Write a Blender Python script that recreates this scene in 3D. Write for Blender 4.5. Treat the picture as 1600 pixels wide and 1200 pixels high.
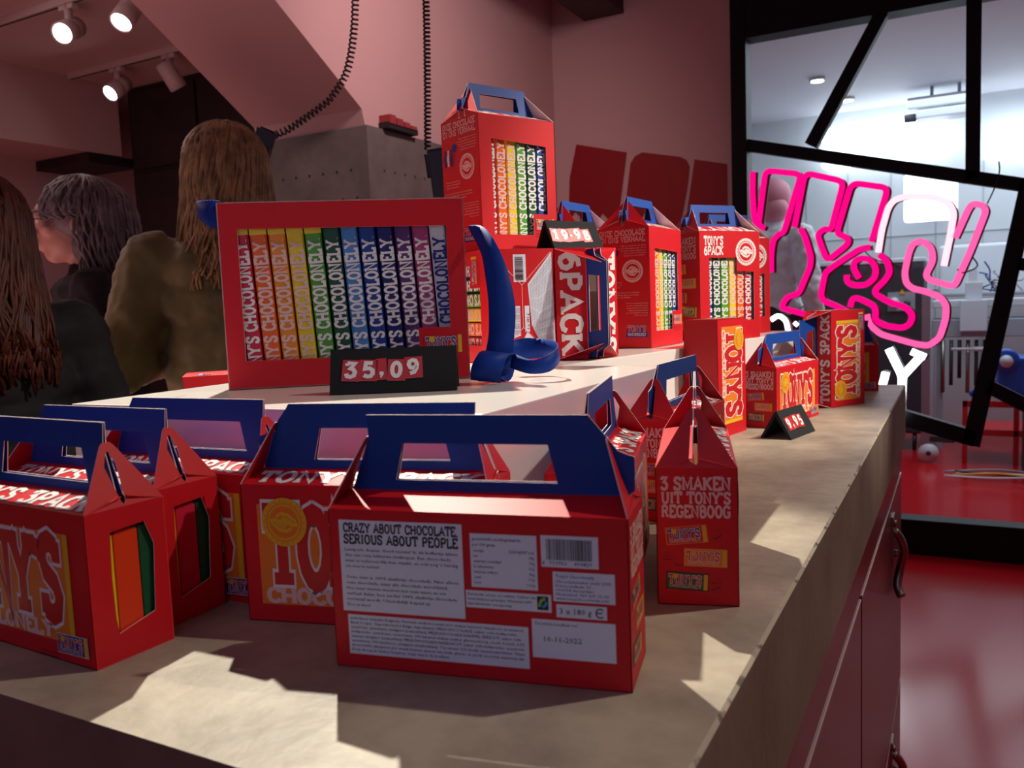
import bpy, bmesh, math, random
from mathutils import Vector, Matrix
from mathutils.geometry import tessellate_polygon
random.seed(7)
PI = math.pi
for o in list(bpy.data.objects): bpy.data.objects.remove(o)
SC = bpy.context.scene
COL = SC.collection

# ------------------------------------------------------------------ camera
CT = 0.92            # worktop height
PT = CT + 0.1281     # plinth top
cam_d = bpy.data.cameras.new('camera'); cam = bpy.data.objects.new('camera', cam_d); COL.objects.link(cam)
cR = Vector((0.88181377, 0.46996477, -0.03921219)); cU = Vector((-0.01019999, 0.10213442, 0.99471831)); cW = Vector((-0.47148748, 0.87675634, -0.09485717))
cam.matrix_world = Matrix(((cR.x, cU.x, -cW.x, 0), (cR.y, cU.y, -cW.y, 0), (cR.z, cU.z, -cW.z, CT + 0.2004), (0, 0, 0, 1)))
cam_d.sensor_width = 36; cam_d.lens = 36 * 1306.6 / 1600; cam_d.clip_start = 0.01; cam_d.clip_end = 60
cam_d.dof.use_dof = True; cam_d.dof.focus_distance = 0.85; cam_d.dof.aperture_fstop = 14
SC.camera = cam
SC.view_settings.view_transform = 'Standard'; SC.view_settings.look = 'None'; SC.view_settings.gamma = 1
SC.view_settings.use_curve_mapping = False; SC.view_settings.exposure = 0.0
# ------------------------------------------------------------------ world and lamps
w = bpy.data.worlds.new('world'); SC.world = w; w.use_nodes = True
w.node_tree.nodes['Background'].inputs[0].default_value = (0.5, 0.32, 0.34, 1)
w.node_tree.nodes['Background'].inputs[1].default_value = 0.08

def spot(name, loc, target, energy, color, angle, blend=0.3, size=0.02):
    d = bpy.data.lights.new(name, 'SPOT'); d.energy = energy; d.color = color; d.spot_size = math.radians(angle)
    d.spot_blend = blend; d.shadow_soft_size = size
    o = bpy.data.objects.new(name, d); COL.objects.link(o); o.location = loc
    o.rotation_euler = (Vector(target) - Vector(loc)).to_track_quat('-Z', 'Y').to_euler(); return o
def area(name, loc, target, energy, color, sx, sy):
    d = bpy.data.lights.new(name, 'AREA'); d.energy = energy; d.color = color; d.shape = 'RECTANGLE'; d.size = sx; d.size_y = sy
    o = bpy.data.objects.new(name, d); COL.objects.link(o); o.location = loc
    o.rotation_euler = (Vector(target) - Vector(loc)).to_track_quat('-Z', 'Y').to_euler(); return o
WARM = (1.0, 0.86, 0.66)
spot('spot_light_left', (-1.16, 1.38, 2.42), (-0.42, 0.42, 0.92), 260, (1, .95, .80), 30, 0.3, 0.015)
spot('spot_light_right', (0.74, 1.19, 2.40), (-0.35, 0.62, 0.95), 60, (1, .90, .76), 62, 0.4, 0.02)
spot('spot_light_plinth', (1.1, 1.45, 2.45), (-0.40, 1.30, 1.12), 200, (1, .90, .78), 25, 0.5, 0.03)
spot('spot_light_aisle', (1.0, 1.9, 2.45), (0.5, 2.0, 0), 30, (1, .85, .68), 60, 0.6, 0.04)
area('front_fill', (-0.1, -1.3, 1.95), (-0.4, 0.5, 1.0), 5.4, (.56, .63, 1), 2.0, 1.4)  # added bluish fill from behind the camera, no fixture there
area('ambient_fill_left', (-3.4, 1.5, 2.5), (-3.0, 2.0, 0), 14, (1, .74, .72), 1.6, 1.6)  # generic area light added for overall brightness on the left
area('bounce_fill_left', (-3.4, 1.4, 0.3), (-3.6, 1.6, 2.6), 6, (1, .55, .52), 1.8, 1.8)  # added low area light imitating bounce from the floor to the ceiling
area('soffit_fill', (-2.2, 0.6, 0.5), (-2.1, 1.9, 2.3), 5.5, (1, .50, .50), 0.8, 0.6)  # added area light imitating bounce onto the slanted soffit
spot('wall_fill_side', (-0.7, 1.9, 2.5), (-1.8, 2.75, 1.75), 62, (1, .66, .66), 95, 1.0, 0.12)  # added spot that brightens the side wall, no fixture there
area('lab_light_front', (0.3, 5.6, 2.52), (0.3, 5.6, 0), 30, (.80, .91, 1), 1.8, 1.6)
area('lab_light_back', (0.2, 7.0, 2.5), (0.2, 7.2, 0), 14, (.80, .91, 1), 2.0, 0.8)

# ------------------------------------------------------------------ materials
MATS = {}
def mat(name, col, rough=0.5, metal=0.0, coat=0.0, emit=None, es=0.0, bump=None, alpha=None, spec=0.5, trans=0.0, sheen=0.0, mix=None):
    if name in MATS: return MATS[name]
    m = bpy.data.materials.new(name); m.use_nodes = True; nt = m.node_tree; b = nt.nodes['Principled BSDF']
    b.inputs['Base Color'].default_value = (*col, 1); b.inputs['Roughness'].default_value = rough; b.inputs['Metallic'].default_value = metal
    b.inputs['Coat Weight'].default_value = coat; b.inputs['Coat Roughness'].default_value = 0.18
    b.inputs['Specular IOR Level'].default_value = spec; b.inputs['Transmission Weight'].default_value = trans
    b.inputs['Sheen Weight'].default_value = sheen
    if emit: b.inputs['Emission Color'].default_value = (*emit, 1); b.inputs['Emission Strength'].default_value = es
    if mix:   # (scale, second colour, low, high)
        n = nt.nodes.new('ShaderNodeTexNoise'); n.inputs['Scale'].default_value = mix[0]; n.inputs['Detail'].default_value = 8
        n.inputs['Roughness'].default_value = 0.62
        tc = nt.nodes.new('ShaderNodeTexCoord'); nt.links.new(tc.outputs['Object'], n.inputs['Vector'])
        r = nt.nodes.new('ShaderNodeValToRGB'); r.color_ramp.elements[0].position = mix[2]; r.color_ramp.elements[1].position = mix[3]
        r.color_ramp.elements[0].color = (*col, 1); r.color_ramp.elements[1].color = (*mix[1], 1)
        nt.links.new(n.outputs['Fac'], r.inputs['Fac']); nt.links.new(r.outputs['Color'], b.inputs['Base Color'])
    if bump:  # (scale, strength)
        n = nt.nodes.new('ShaderNodeTexNoise'); n.inputs['Scale'].default_value = bump[0]; n.inputs['Detail'].default_value = 4
        tc = nt.nodes.new('ShaderNodeTexCoord'); nt.links.new(tc.outputs['Object'], n.inputs['Vector'])
        k = nt.nodes.new('ShaderNodeBump'); k.inputs['Strength'].default_value = bump[1]; k.inputs['Distance'].default_value = 0.01
        nt.links.new(n.outputs['Fac'], k.inputs['Height']); nt.links.new(k.outputs['Normal'], b.inputs['Normal'])
    MATS[name] = m; return m
RED = mat('carton_red', (0.58, 0.006, 0.014), 0.5, spec=.38)
REDIN = mat('carton_inside_red', (0.50, 0.01, 0.015), 0.5)
WHIN = mat('carton_inside_white', (0.80, 0.70, 0.66), 0.55)
EDGE = mat('card_edge', (0.86, 0.66, 0.62), 0.6)
EDGR = mat('card_fold', (.72, .06, .05), .4)
BLUE = mat('carton_blue', (0.003, 0.052, 0.30), 0.5, spec=.35)
WHITE = mat('print_white', (0.80, 0.78, 0.76), 0.45)
LABEL = mat('print_label', (0.74, 0.80, 0.93), 0.45)
ORANGE = mat('print_orange', (0.80, 0.21, 0.02), 0.4)
ARTRED = mat('print_red', (0.58, 0.012, 0.015), 0.4)
YEL = mat('print_yellow', (0.78, 0.46, 0.02), 0.4)
BLACK = mat('print_black', (0.012, 0.011, 0.013), 0.5)
DBLUE = mat('print_navy', (0.012, 0.03, 0.22), 0.4)
GREENP = mat('print_green', (0.03, 0.13, 0.035), 0.4)
PINKW = mat('print_pale_pink', (0.80, 0.55, 0.50), 0.45)
SIGNB = mat('sign_black', (0.016, 0.016, 0.018), 0.8, spec=.2)
TILE = mat('tile_red', (0.50, 0.02, 0.02), 0.4, coat=0.3)

# ------------------------------------------------------------------ mesh builder
class Fr:
    def __init__(s, O, U, V):
        s.O = Vector(O); s.U = Vector(U).normalized(); s.V = Vector(V).normalized(); s.N = s.U.cross(s.V)
    def __call__(s, u, v, w=0.0): return s.O + s.U * u + s.V * v + s.N * w
class MB:
    def __init__(s): s.v = []; s.f = []; s.m = []; s.mats = []; s.sm = []
    def mi(s, m):
        if m not in s.mats: s.mats.append(m)
        return s.mats.index(m)
    def poly(s, pts, m, smooth=False):
        n = len(s.v); s.v += [tuple(p) for p in pts]; s.f.append(tuple(range(n, n + len(pts)))); s.m.append(s.mi(m)); s.sm.append(smooth)
    def mesh(s, vs, fs, m, smooth=False):
        n = len(s.v); s.v += [tuple(p) for p in vs]; k = s.mi(m)
        for f in fs: s.f.append(tuple(n + i for i in f)); s.m.append(k); s.sm.append(smooth)
    def box(s, x0, x1, y0, y1, z0, z1, m, M=None):
        vs = [Vector((x, y, z)) for z in (z0, z1) for y in (y0, y1) for x in (x0, x1)]
        if M: vs = [M @ v for v in vs]
        s.mesh(vs, [(0, 2, 3, 1), (4, 5, 7, 6), (0, 1, 5, 4), (2, 6, 7, 3), (0, 4, 6, 2), (1, 3, 7, 5)], m)
    def prism(s, pts, d, m):   # planar 3d outline extruded by vector d
        a = [Vector(p) for p in pts]; d = Vector(d); b = [p + d for p in a]; n = len(a)
        t = tessellate_polygon([a])
        s.mesh(a + b, [tuple(x) for x in t] + [tuple(n + i for i in x) for x in t] + [(i, (i + 1) % n, n + (i + 1) % n, n + i) for i in range(n)], m)
    def flat(s, fr, pts, m, w=0.0002):
        t = tessellate_polygon([[Vector((p[0], p[1], 0)) for p in pts]])
        s.mesh([fr(p[0], p[1], w) for p in pts], [tuple(x) for x in t], m)
    def rect(s, fr, u0, v0, u1, v1, m, w=0.0002): s.mesh([fr(u0, v0, w), fr(u1, v0, w), fr(u1, v1, w), fr(u0, v1, w)], [(0, 1, 2, 3)], m)
    def panel(s, fr, outer, holes, m, mb, me, t=0.0006, mo=None):
        loops = [outer] + holes; allp = [p for l in loops for p in l]
        tri = tessellate_polygon([[Vector((p[0], p[1], 0)) for p in l] for l in loops])
        s.mesh([fr(p[0], p[1], 0) for p in allp], [tuple(x) for x in tri], m)
        s.mesh([fr(p[0], p[1], -t) for p in allp], [tuple(reversed(x)) for x in tri], mb)
        for li, l in enumerate(loops):
            n = len(l); s.mesh([fr(p[0], p[1], 0) for p in l] + [fr(p[0], p[1], -t) for p in l], [(i, (i + 1) % n, n + (i + 1) % n, n + i) for i in range(n)], (mo or me) if li == 0 else me)
    def tube(s, pts, r, m, seg=8, closed=False, cap=True):
        P = [Vector(p) for p in pts]; n = len(P); rr = r if isinstance(r, (list, tuple)) else [r] * n
        vs = []; prev = None
        for i in range(n):
            a = P[(i - 1) % n] if (closed or i > 0) else P[i]; b = P[(i + 1) % n] if (closed or i < n - 1) else P[i]
            d = (b - a).normalized() if (b - a).length > 1e-9 else Vector((0, 0, 1))
            if prev is None:
                h = Vector((0, 0, 1)) if abs(d.z) < 0.9 else Vector((1, 0, 0)); u = d.cross(h).normalized()
            else:
                u = prev - d * prev.dot(d); u = u.normalized() if u.length > 1e-6 else d.orthogonal().normalized()
            prev = u; v = d.cross(u)
            for k in range(seg):
                t = 2 * PI * k / seg; vs.append(P[i] + (u * math.cos(t) + v * math.sin(t)) * rr[i])
        fs = []
        for i in range(n if closed else n - 1):
            j = (i + 1) % n
            for k in range(seg): fs.append((i * seg + k, i * seg + (k + 1) % seg, j * seg + (k + 1) % seg, j * seg + k))
        if cap and not closed: fs += [tuple(range(seg))[::-1], tuple((n - 1) * seg + k for k in range(seg))]
        s.mesh(vs, fs, m, True)
    def lathe(s, prof, m, seg=24, M=None):   # prof: (r,z) list
        vs = []; n = len(prof)
        for r, z in prof:
            for k in range(seg):
                v = Vector((r * math.cos(2 * PI * k / seg), r * math.sin(2 * PI * k / seg), z)); vs.append(M @ v if M else v)
        fs = [(i * seg + k, i * seg + (k + 1) % seg, (i + 1) * seg + (k + 1) % seg, (i + 1) * seg + k) for i in range(n - 1) for k in range(seg)]
        fs += [tuple(range(seg))[::-1], tuple((n - 1) * seg + k for k in range(seg))]
        s.mesh(vs, fs, m, True)
    def build(s, name, parent=None, bevel=0.0, M=None):
        me = bpy.data.meshes.new(name); me.from_pydata(s.v, [], s.f)
        for m in s.mats: me.materials.append(m)
        me.polygons.foreach_set('material_index', s.m); me.polygons.foreach_set('use_smooth', s.sm); me.update()
        if M: me.transform(M)
        o = bpy.data.objects.new(name, me); COL.objects.link(o)
        if parent: o.parent = parent
        if bevel:
            b = o.modifiers.new('bevel', 'BEVEL'); b.width = bevel; b.segments = 2; b.limit_method = 'ANGLE'
        return o
def tag(o, label=None, cat=None, group=None, kind=None):
    if label: o['label'] = label
    if cat: o['category'] = cat
    if group: o['group'] = group
    if kind: o['kind'] = kind
    return o
def empty(name, loc=(0, 0, 0), rz=0.0):
    o = bpy.data.objects.new(name, None); o.empty_display_size = 0.02; COL.objects.link(o); o.location = loc; o.rotation_euler = (0, 0, rz); return o
def copy_tree(o, parent=None):
    c = o.copy(); COL.objects.link(c)
    if parent: c.parent = parent
    for ch in o.children: copy_tree(ch, c)
    return c

# ------------------------------------------------------------------ slab-serif stroke lettering
def _g():
    st = [(.12, 0), (.12, 1)]
    oval = lambda x0, x1: [((x0 + x1) / 2 + (x1 - x0) / 2 * math.cos(t), .5 + .5 * math.sin(t)) for t in [PI / 2 + 2 * PI * k / 14 for k in range(15)]]
    G = {}
    G['A'] = (.84, [[(.06, 0), (.42, 1), (.78, 0)], [(.2, .34), (.64, .34)]], [(.06, 0), (.78, 0)])
    G['B'] = (.76, [st, [(.12, 1), (.45, 1), (.6, .88), (.6, .64), (.45, .53), (.12, .53)], [(.4, .53), (.58, .46), (.68, .28), (.62, .08), (.48, 0), (.12, 0)]], [])
    G['C'] = (.78, [[(.68, .74), (.62, .94), (.42, 1), (.2, .92), (.08, .68), (.08, .32), (.2, .08), (.42, 0), (.62, .06), (.72, .24)], [(.7, 1), (.7, .7)]], [])
    G['D'] = (.82, [st, [(.12, 1), (.45, 1), (.66, .84), (.74, .5), (.66, .16), (.45, 0), (.12, 0)]], [])
    G['E'] = (.72, [st, [(.02, 1), (.64, 1), (.64, .78)], [(.12, .52), (.5, .52)], [(.02, 0), (.66, 0), (.66, .24)]], [])
    G['F'] = (.7, [st, [(.02, 1), (.64, 1), (.64, .78)], [(.12, .52), (.5, .52)]], [(.12, 0)])
    G['G'] = (.82, [[(.68, .78), (.6, .95), (.42, 1), (.2, .92), (.08, .68), (.08, .32), (.2, .08), (.42, 0), (.62, .04), (.72, .14), (.72, .42), (.46, .42)], [(.7, 1), (.7, .74)]], [])
    G['H'] = (.88, [st, [(.74, 0), (.74, 1)], [(.12, .5), (.74, .5)]], [(.12, 0), (.12, 1), (.74, 0), (.74, 1)])
    G['I'] = (.42, [[(.2, 0), (.2, 1)]], [(.2, 0), (.2, 1)])
    G['J'] = (.62, [[(.48, 1), (.48, .25), (.36, .02), (.16, .02), (.06, .2)]], [(.48, 1)])
    G['K'] = (.86, [st, [(.72, 1), (.16, .46)], [(.3, .58), (.74, 0)]], [(.12, 0), (.12, 1), (.72, 1), (.74, 0)])
    G['L'] = (.7, [st, [(.02, 0), (.64, 0), (.64, .26)]], [(.12, 1)])
    G['M'] = (1.04, [[(.12, 0), (.12, 1), (.5, .2), (.88, 1), (.88, 0)]], [(.12, 0), (.88, 0), (.1, 1), (.9, 1)])
    G['N'] = (.9, [[(.12, 0), (.12, 1), (.74, 0), (.74, 1)]], [(.12, 0), (.08, 1), (.74, 1)])
    G['O'] = (.84, [oval(.08, .74)], []); G['0'] = (.74, [oval(.08, .64)], [])
    G['P'] = (.74, [st, [(.12, 1), (.46, 1), (.64, .88), (.64, .6), (.46, .47), (.12, .47)]], [(.12, 0)])
    G['R'] = (.82, [st, [(.12, 1), (.46, 1), (.62, .88), (.62, .62), (.46, .5), (.12, .5)], [(.42, .5), (.7, 0)]], [(.12, 0), (.7, 0)])
    G['S'] = (.72, [[(.6, .76), (.55, .94), (.36, 1), (.16, .95), (.08, .76), (.18, .58), (.5, .44), (.62, .26), (.54, .06), (.34, 0), (.14, .05), (.08, .24)], [(.62, 1), (.62, .72)], [(.06, 0), (.06, .28)]], [])
    G['T'] = (.8, [[(.4, 0), (.4, 1)], [(.06, .74), (.06, 1), (.74, 1), (.74, .74)]], [(.4, 0)])
    G['U'] = (.86, [[(.14, 1), (.14, .3), (.26, .05), (.43, 0), (.6, .05), (.72, .3), (.72, 1)]], [(.14, 1), (.72, 1)])
    G['V'] = (.84, [[(.06, 1), (.42, 0), (.78, 1)]], [(.06, 1), (.78, 1)])
    G['W'] = (1.1, [[(.06, 1), (.3, 0), (.55, .8), (.8, 0), (1.04, 1)]], [(.06, 1), (1.04, 1)])
    G['X'] = (.82, [[(.08, 0), (.72, 1)], [(.08, 1), (.72, 0)]], [(.08, 0), (.72, 1), (.08, 1), (.72, 0)])
    G['Y'] = (.84, [[(.06, 1), (.42, .46), (.78, 1)], [(.42, .46), (.42, 0)]], [(.06, 1), (.78, 1), (.42, 0)])
    G['Z'] = (.74, [[(.08, .76), (.08, 1), (.62, 1), (.06, 0), (.66, 0), (.66, .26)]], [])
    G['1'] = (.5, [[(.06, .78), (.26, 1), (.26, 0)]], [(.26, 0)])
    G['2'] = (.7, [[(.08, .76), (.16, .95), (.36, 1), (.56, .9), (.58, .68), (.08, 0), (.62, 0), (.62, .22)]], [])
    G['3'] = (.7, [[(.1, 1), (.58, 1), (.3, .62), (.5, .56), (.62, .36), (.56, .1), (.36, 0), (.14, .04), (.06, .24)], [(.1, 1), (.1, .8)]], [])
    G['4'] = (.76, [[(.5, 0), (.5, 1), (.06, .32), (.7, .32)]], [(.5, 0)])
    G['5'] = (.7, [[(.58, 1), (.16, 1), (.12, .56), (.4, .62), (.6, .48), (.62, .22), (.5, .04), (.3, 0), (.06, .1)]], [])
    G['6'] = (.74, [[(.58, .96), (.3, .9), (.12, .6), (.08, .3), (.2, .05), (.38, 0), (.58, .1), (.64, .32), (.54, .54), (.36, .6), (.12, .42)]], [])
    G['7'] = (.68, [[(.06, .78), (.06, 1), (.6, 1), (.26, 0)]], [])
    G['8'] = (.72, [[(.35, .54), (.14, .68), (.14, .9), (.35, 1), (.56, .9), (.56, .68), (.35, .54), (.1, .38), (.1, .12), (.35, 0), (.6, .12), (.6, .38), (.35, .54)]], [])
    G['9'] = (.74, [[(.12, .04), (.4, .1), (.58, .4), (.62, .7), (.5, .95), (.32, 1), (.12, .9), (.06, .68), (.16, .46), (.34, .4), (.58, .58)]], [])
    G["'"] = (.26, [[(.14, 1.02), (.1, .76)]], []); G[','] = (.3, [[(.16, .06), (.08, -.14)]], []); G['.'] = (.28, [[(.12, 0), (.13, .04)]], [])
    G['-'] = (.5, [[(.08, .42), (.42, .42)]], []); G[' '] = (.42, [], []); G[':'] = (.3, [[(.14, .05), (.14, .1)], [(.14, .6), (.14, .66)]], [])
    return G
GL = _g()
def stroke(pts, t):
    n = len(pts); cl = n > 3 and abs(pts[0][0] - pts[-1][0]) < 1e-6 and abs(pts[0][1] - pts[-1][1]) < 1e-6
    L = []; R = []
    for i in range(n):
        if cl: a = pts[i - 1] if i > 0 else pts[-2]; b = pts[i + 1] if i < n - 1 else pts[1]
        else: a = pts[i - 1] if i > 0 else None; b = pts[i + 1] if i < n - 1 else None
        def nrm(p, q):
            dx, dy = q[0] - p[0], q[1] - p[1]; l = math.hypot(dx, dy) or 1e-9; return (-dy / l, dx / l)
        ns = ([nrm(a, pts[i])] if a else []) + ([nrm(pts[i], b)] if b else [])
        nx = sum(q[0] for q in ns); ny = sum(q[1] for q in ns); l = math.hypot(nx, ny) or 1e-9; nx /= l; ny /= l
        c = max(.62, nx * ns[0][0] + ny * ns[0][1]); k = t / 2 / c
        L.append((pts[i][0] + nx * k, pts[i][1] + ny * k)); R.append((pts[i][0] - nx * k, pts[i][1] - ny * k))
    return L, R
def twidth(s, sp=0.1): return sum(GL.get(c, GL[' '])[0] + sp for c in s) - sp
def text(mb, fr, s, u, v, h, m, t=.17, w=.0004, width=None, sp=.1, align='l', shear=0.0, wob=0.0, grow=0.0, serif=.17):
    W = twidth(s, sp) * h; sx = (width / W if width else 1.0)
    W *= sx; x = u - (W / 2 if align == 'c' else W if align == 'r' else 0)
    for ci, c in enumerate(s):
        g = GL.get(c, GL[' ']); dy = wob * h * math.sin(ci * 2.3)
        S = [list(p) for p in g[1]]
        for (px, py) in g[2]:
            S.append([(px - serif, py + (.04 if py < .5 else -.04)), (px + serif, py + (.04 if py < .5 else -.04))])
        for k, p in enumerate(S):
            tt = (t if k < len(g[1]) else t * .62) + grow
            if grow and len(p) > 1:
                a, b = p[0], p[1]; l = math.hypot(a[0] - b[0], a[1] - b[1]) or 1; e = grow / 2; p = list(p); p[0] = (a[0] + (a[0] - b[0]) / l * e, a[1] + (a[1] - b[1]) / l * e)
                a, b = p[-1], p[-2]; l = math.hypot(a[0] - b[0], a[1] - b[1]) or 1; p[-1] = (a[0] + (a[0] - b[0]) / l * e, a[1] + (a[1] - b[1]) / l * e)
            L, R = stroke(p, tt); n = len(L)
            vs = [fr(x + (q[0] + shear * q[1]) * h * sx, v + q[1] * h + dy, w + .000012 * k) for q in L + R]
            mb.mesh(vs, [(n + i, n + i + 1, i + 1, i) for i in range(n - 1)], m)
        x += (g[0] + sp) * h * sx
    return W
_fcache = {}
def fine(mb, fr, s, u, v, h, m, width=None, w=.0004, align='l'):   # small body copy in the built-in font
    if s not in _fcache:
        c = bpy.data.curves.new('copy_text', 'FONT'); c.body = s; c.resolution_u = 1; c.fill_mode = 'FRONT'
        o = bpy.data.objects.new('copy_text', c); COL.objects.link(o)
        dg = bpy.context.evaluated_depsgraph_get(); dg.update()
        me = bpy.data.meshes.new_from_object(o.evaluated_get(dg))
        _fcache[s] = ([tuple(q.co) for q in me.vertices], [tuple(p.vertices) for p in me.polygons])
        bpy.data.objects.remove(o); bpy.data.curves.remove(c); bpy.data.meshes.remove(me)
    vs, fs = _fcache[s]
    if not vs: return 0
    W = max(q[0] for q in vs); k = h / .72; sx = k if not width else width / W
    off = 0 if align == 'l' else (-W * sx if align == 'r' else -W * sx / 2)
    mb.mesh([fr(u + off + q[0] * sx, v + q[1] * k, w) for q in vs], fs, m)
    return W * sx
def disc(mb, fr, u, v, r, m, w=.0003, n=28, r0=0.0, su=1.0):
    if r0 <= 0: mb.mesh([fr(u + r * su * math.cos(2 * PI * k / n), v + r * math.sin(2 * PI * k / n), w) for k in range(n)], [tuple(range(n))], m)
    else:
        a = [fr(u + r * su * math.cos(2 * PI * k / n), v + r * math.sin(2 * PI * k / n), w) for k in range(n)]
        b = [fr(u + r0 * su * math.cos(2 * PI * k / n), v + r0 * math.sin(2 * PI * k / n), w) for k in range(n)]
        mb.mesh(a + b, [(k, (k + 1) % n, n + (k + 1) % n, n + k) for k in range(n)], m)
def line(mb, fr, pts, t, m, w=.0005):
    L, R = stroke(pts, t); n = len(L); mb.mesh([fr(p[0], p[1], w) for p in L + R], [(n + i, n + i + 1, i + 1, i) for i in range(n - 1)], m)
def chain_logo(mb, fr, u, v, r, fg, bg, w=.0003):
    disc(mb, fr, u, v, r, fg, w); disc(mb, fr, u, v, r * .80, bg, w + .0001, r0=r * .74)
    n = 22
    for k in range(n):    # ring of tiny lettering
        a = 2 * PI * k / n; c, s = math.cos(a), math.sin(a); q = r * .87
        line(mb, fr, [(u + c * q * .965, v + s * q * .965), (u + c * q * 1.05, v + s * q * 1.05)], r * .05, bg, w + .0002)
    disc(mb, fr, u, v, r * .66, bg, w + .0001)
    for sg in (1, -1):    # two clasped hands, each a curved palm with fingers
        line(mb, fr, [(u + sg * r * x, v + sg * r * y) for x, y in [(-.55, -.06), (-.42, -.12), (-.2, -.30), (.1, -.36), (.34, -.22)]], r * .14, fg, w + .0003)
        line(mb, fr, [(u + sg * r * x, v + sg * r * y) for x, y in [(-.62, .06), (-.4, .10), (-.2, .02), (-.02, -.1), (.14, -.08)]], r * .16, fg, w + .0003)
        line(mb, fr, [(u + sg * r * x, v + sg * r * y) for x, y in [(-.36, .0), (-.14, -.14), (.06, -.22)]], r * .09, fg, w + .0003)
def small_bar_art(mb, fr, u, v, wd, h, ang, bg, letter, strip=YEL, w=.0003, border=None):
    f2 = Fr(fr(u, v, w), fr.U * math.cos(ang) + fr.V * math.sin(ang), fr.V * math.cos(ang) - fr.U * math.sin(ang))
    if border: mb.rect(f2, -.0006, -.0006, wd + .0006, h + .0006, border, 0)
    mb.rect(f2, 0, 0, wd, h, bg, .0001)
    mb.rect(f2, wd * .9, 0, wd, h, strip, .0002)
    text(mb, f2, "TONY'S", wd * .04, h * .34, h * .52, WHITE, .2, .0002, width=wd * .8, grow=.12)
    text(mb, f2, "TONY'S", wd * .04, h * .34, h * .52, letter, .2, .0003, width=wd * .8)
    text(mb, f2, "CHOCOLONELY", wd * .06, h * .08, h * .18, PINKW, .18, .0002, width=wd * .78)
    disc(mb, f2, wd * .2, h * .78, h * .17, YEL, .0004, 14)
def big_art(mb, fr, u0, v0, u1, v1, w=.0003):
    W = u1 - u0; H = v1 - v0
    mb.rect(fr, u0, v0, u1, v1, ORANGE, w); mb.rect(fr, u1 - W * .035, v0, u1, v1, YEL, w + .0001)
    text(mb, fr, "TONY'S", u0 + W * .045, v0 + H * .235, H * .685, WHITE, .29, w + .0001, width=W * .885, grow=.10, sp=.05, serif=.26)
    text(mb, fr, "TONY'S", u0 + W * .045, v0 + H * .235, H * .685, ARTRED, .29, w + .0003, width=W * .885, sp=.05, serif=.26)
    text(mb, fr, "CHOCOLONELY", u0 + W * .03, v0 + H * .025, H * .135, PINKW, .28, w + .0001, width=W * .81, sp=.06)
# ------------------------------------------------------------------ cartons
L2, W2, H3 = 0.084, 0.026, 0.091
def mini_trio(mb, fr, sc=1.0, names=True):
    for (u, v, wd, ang, bg, lt, bd) in ((.007, .0405, .0255, .10, ARTRED, DBLUE, ORANGE), (.018, .027, .026, -.02, ORANGE, ARTRED, YEL), (.006, .0115, .026, -.05, GREENP, ARTRED, BLACK)):
        small_bar_art(mb, fr, u * sc, v * sc, wd * sc, .0105 * sc, ang, bg, lt, YEL, .0002, bd)
    for (u, v, s, a) in ((.037, .050, 'melk', 0), (.005, .0345, 'melk', 0), (.004, .0322, 'karamel', 0), (.004, .0300, 'zeezout', 0), (.037, .0175, 'melk', 0), (.034, .0150, 'hazelnoot', 0)):
        fine(mb, fr, s, u * sc, v * sc, .0013 * sc, BLACK)
    for pts in ([(.041, .048), (.040, .046), (.036, .0445)], [(.011, .0285), (.012, .027), (.016, .0265)], [(.040, .0135), (.039, .0120), (.035, .0110)]):
        line(mb, fr, [(a * sc, b * sc) for a, b in pts], .0005 * sc, BLACK)
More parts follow.
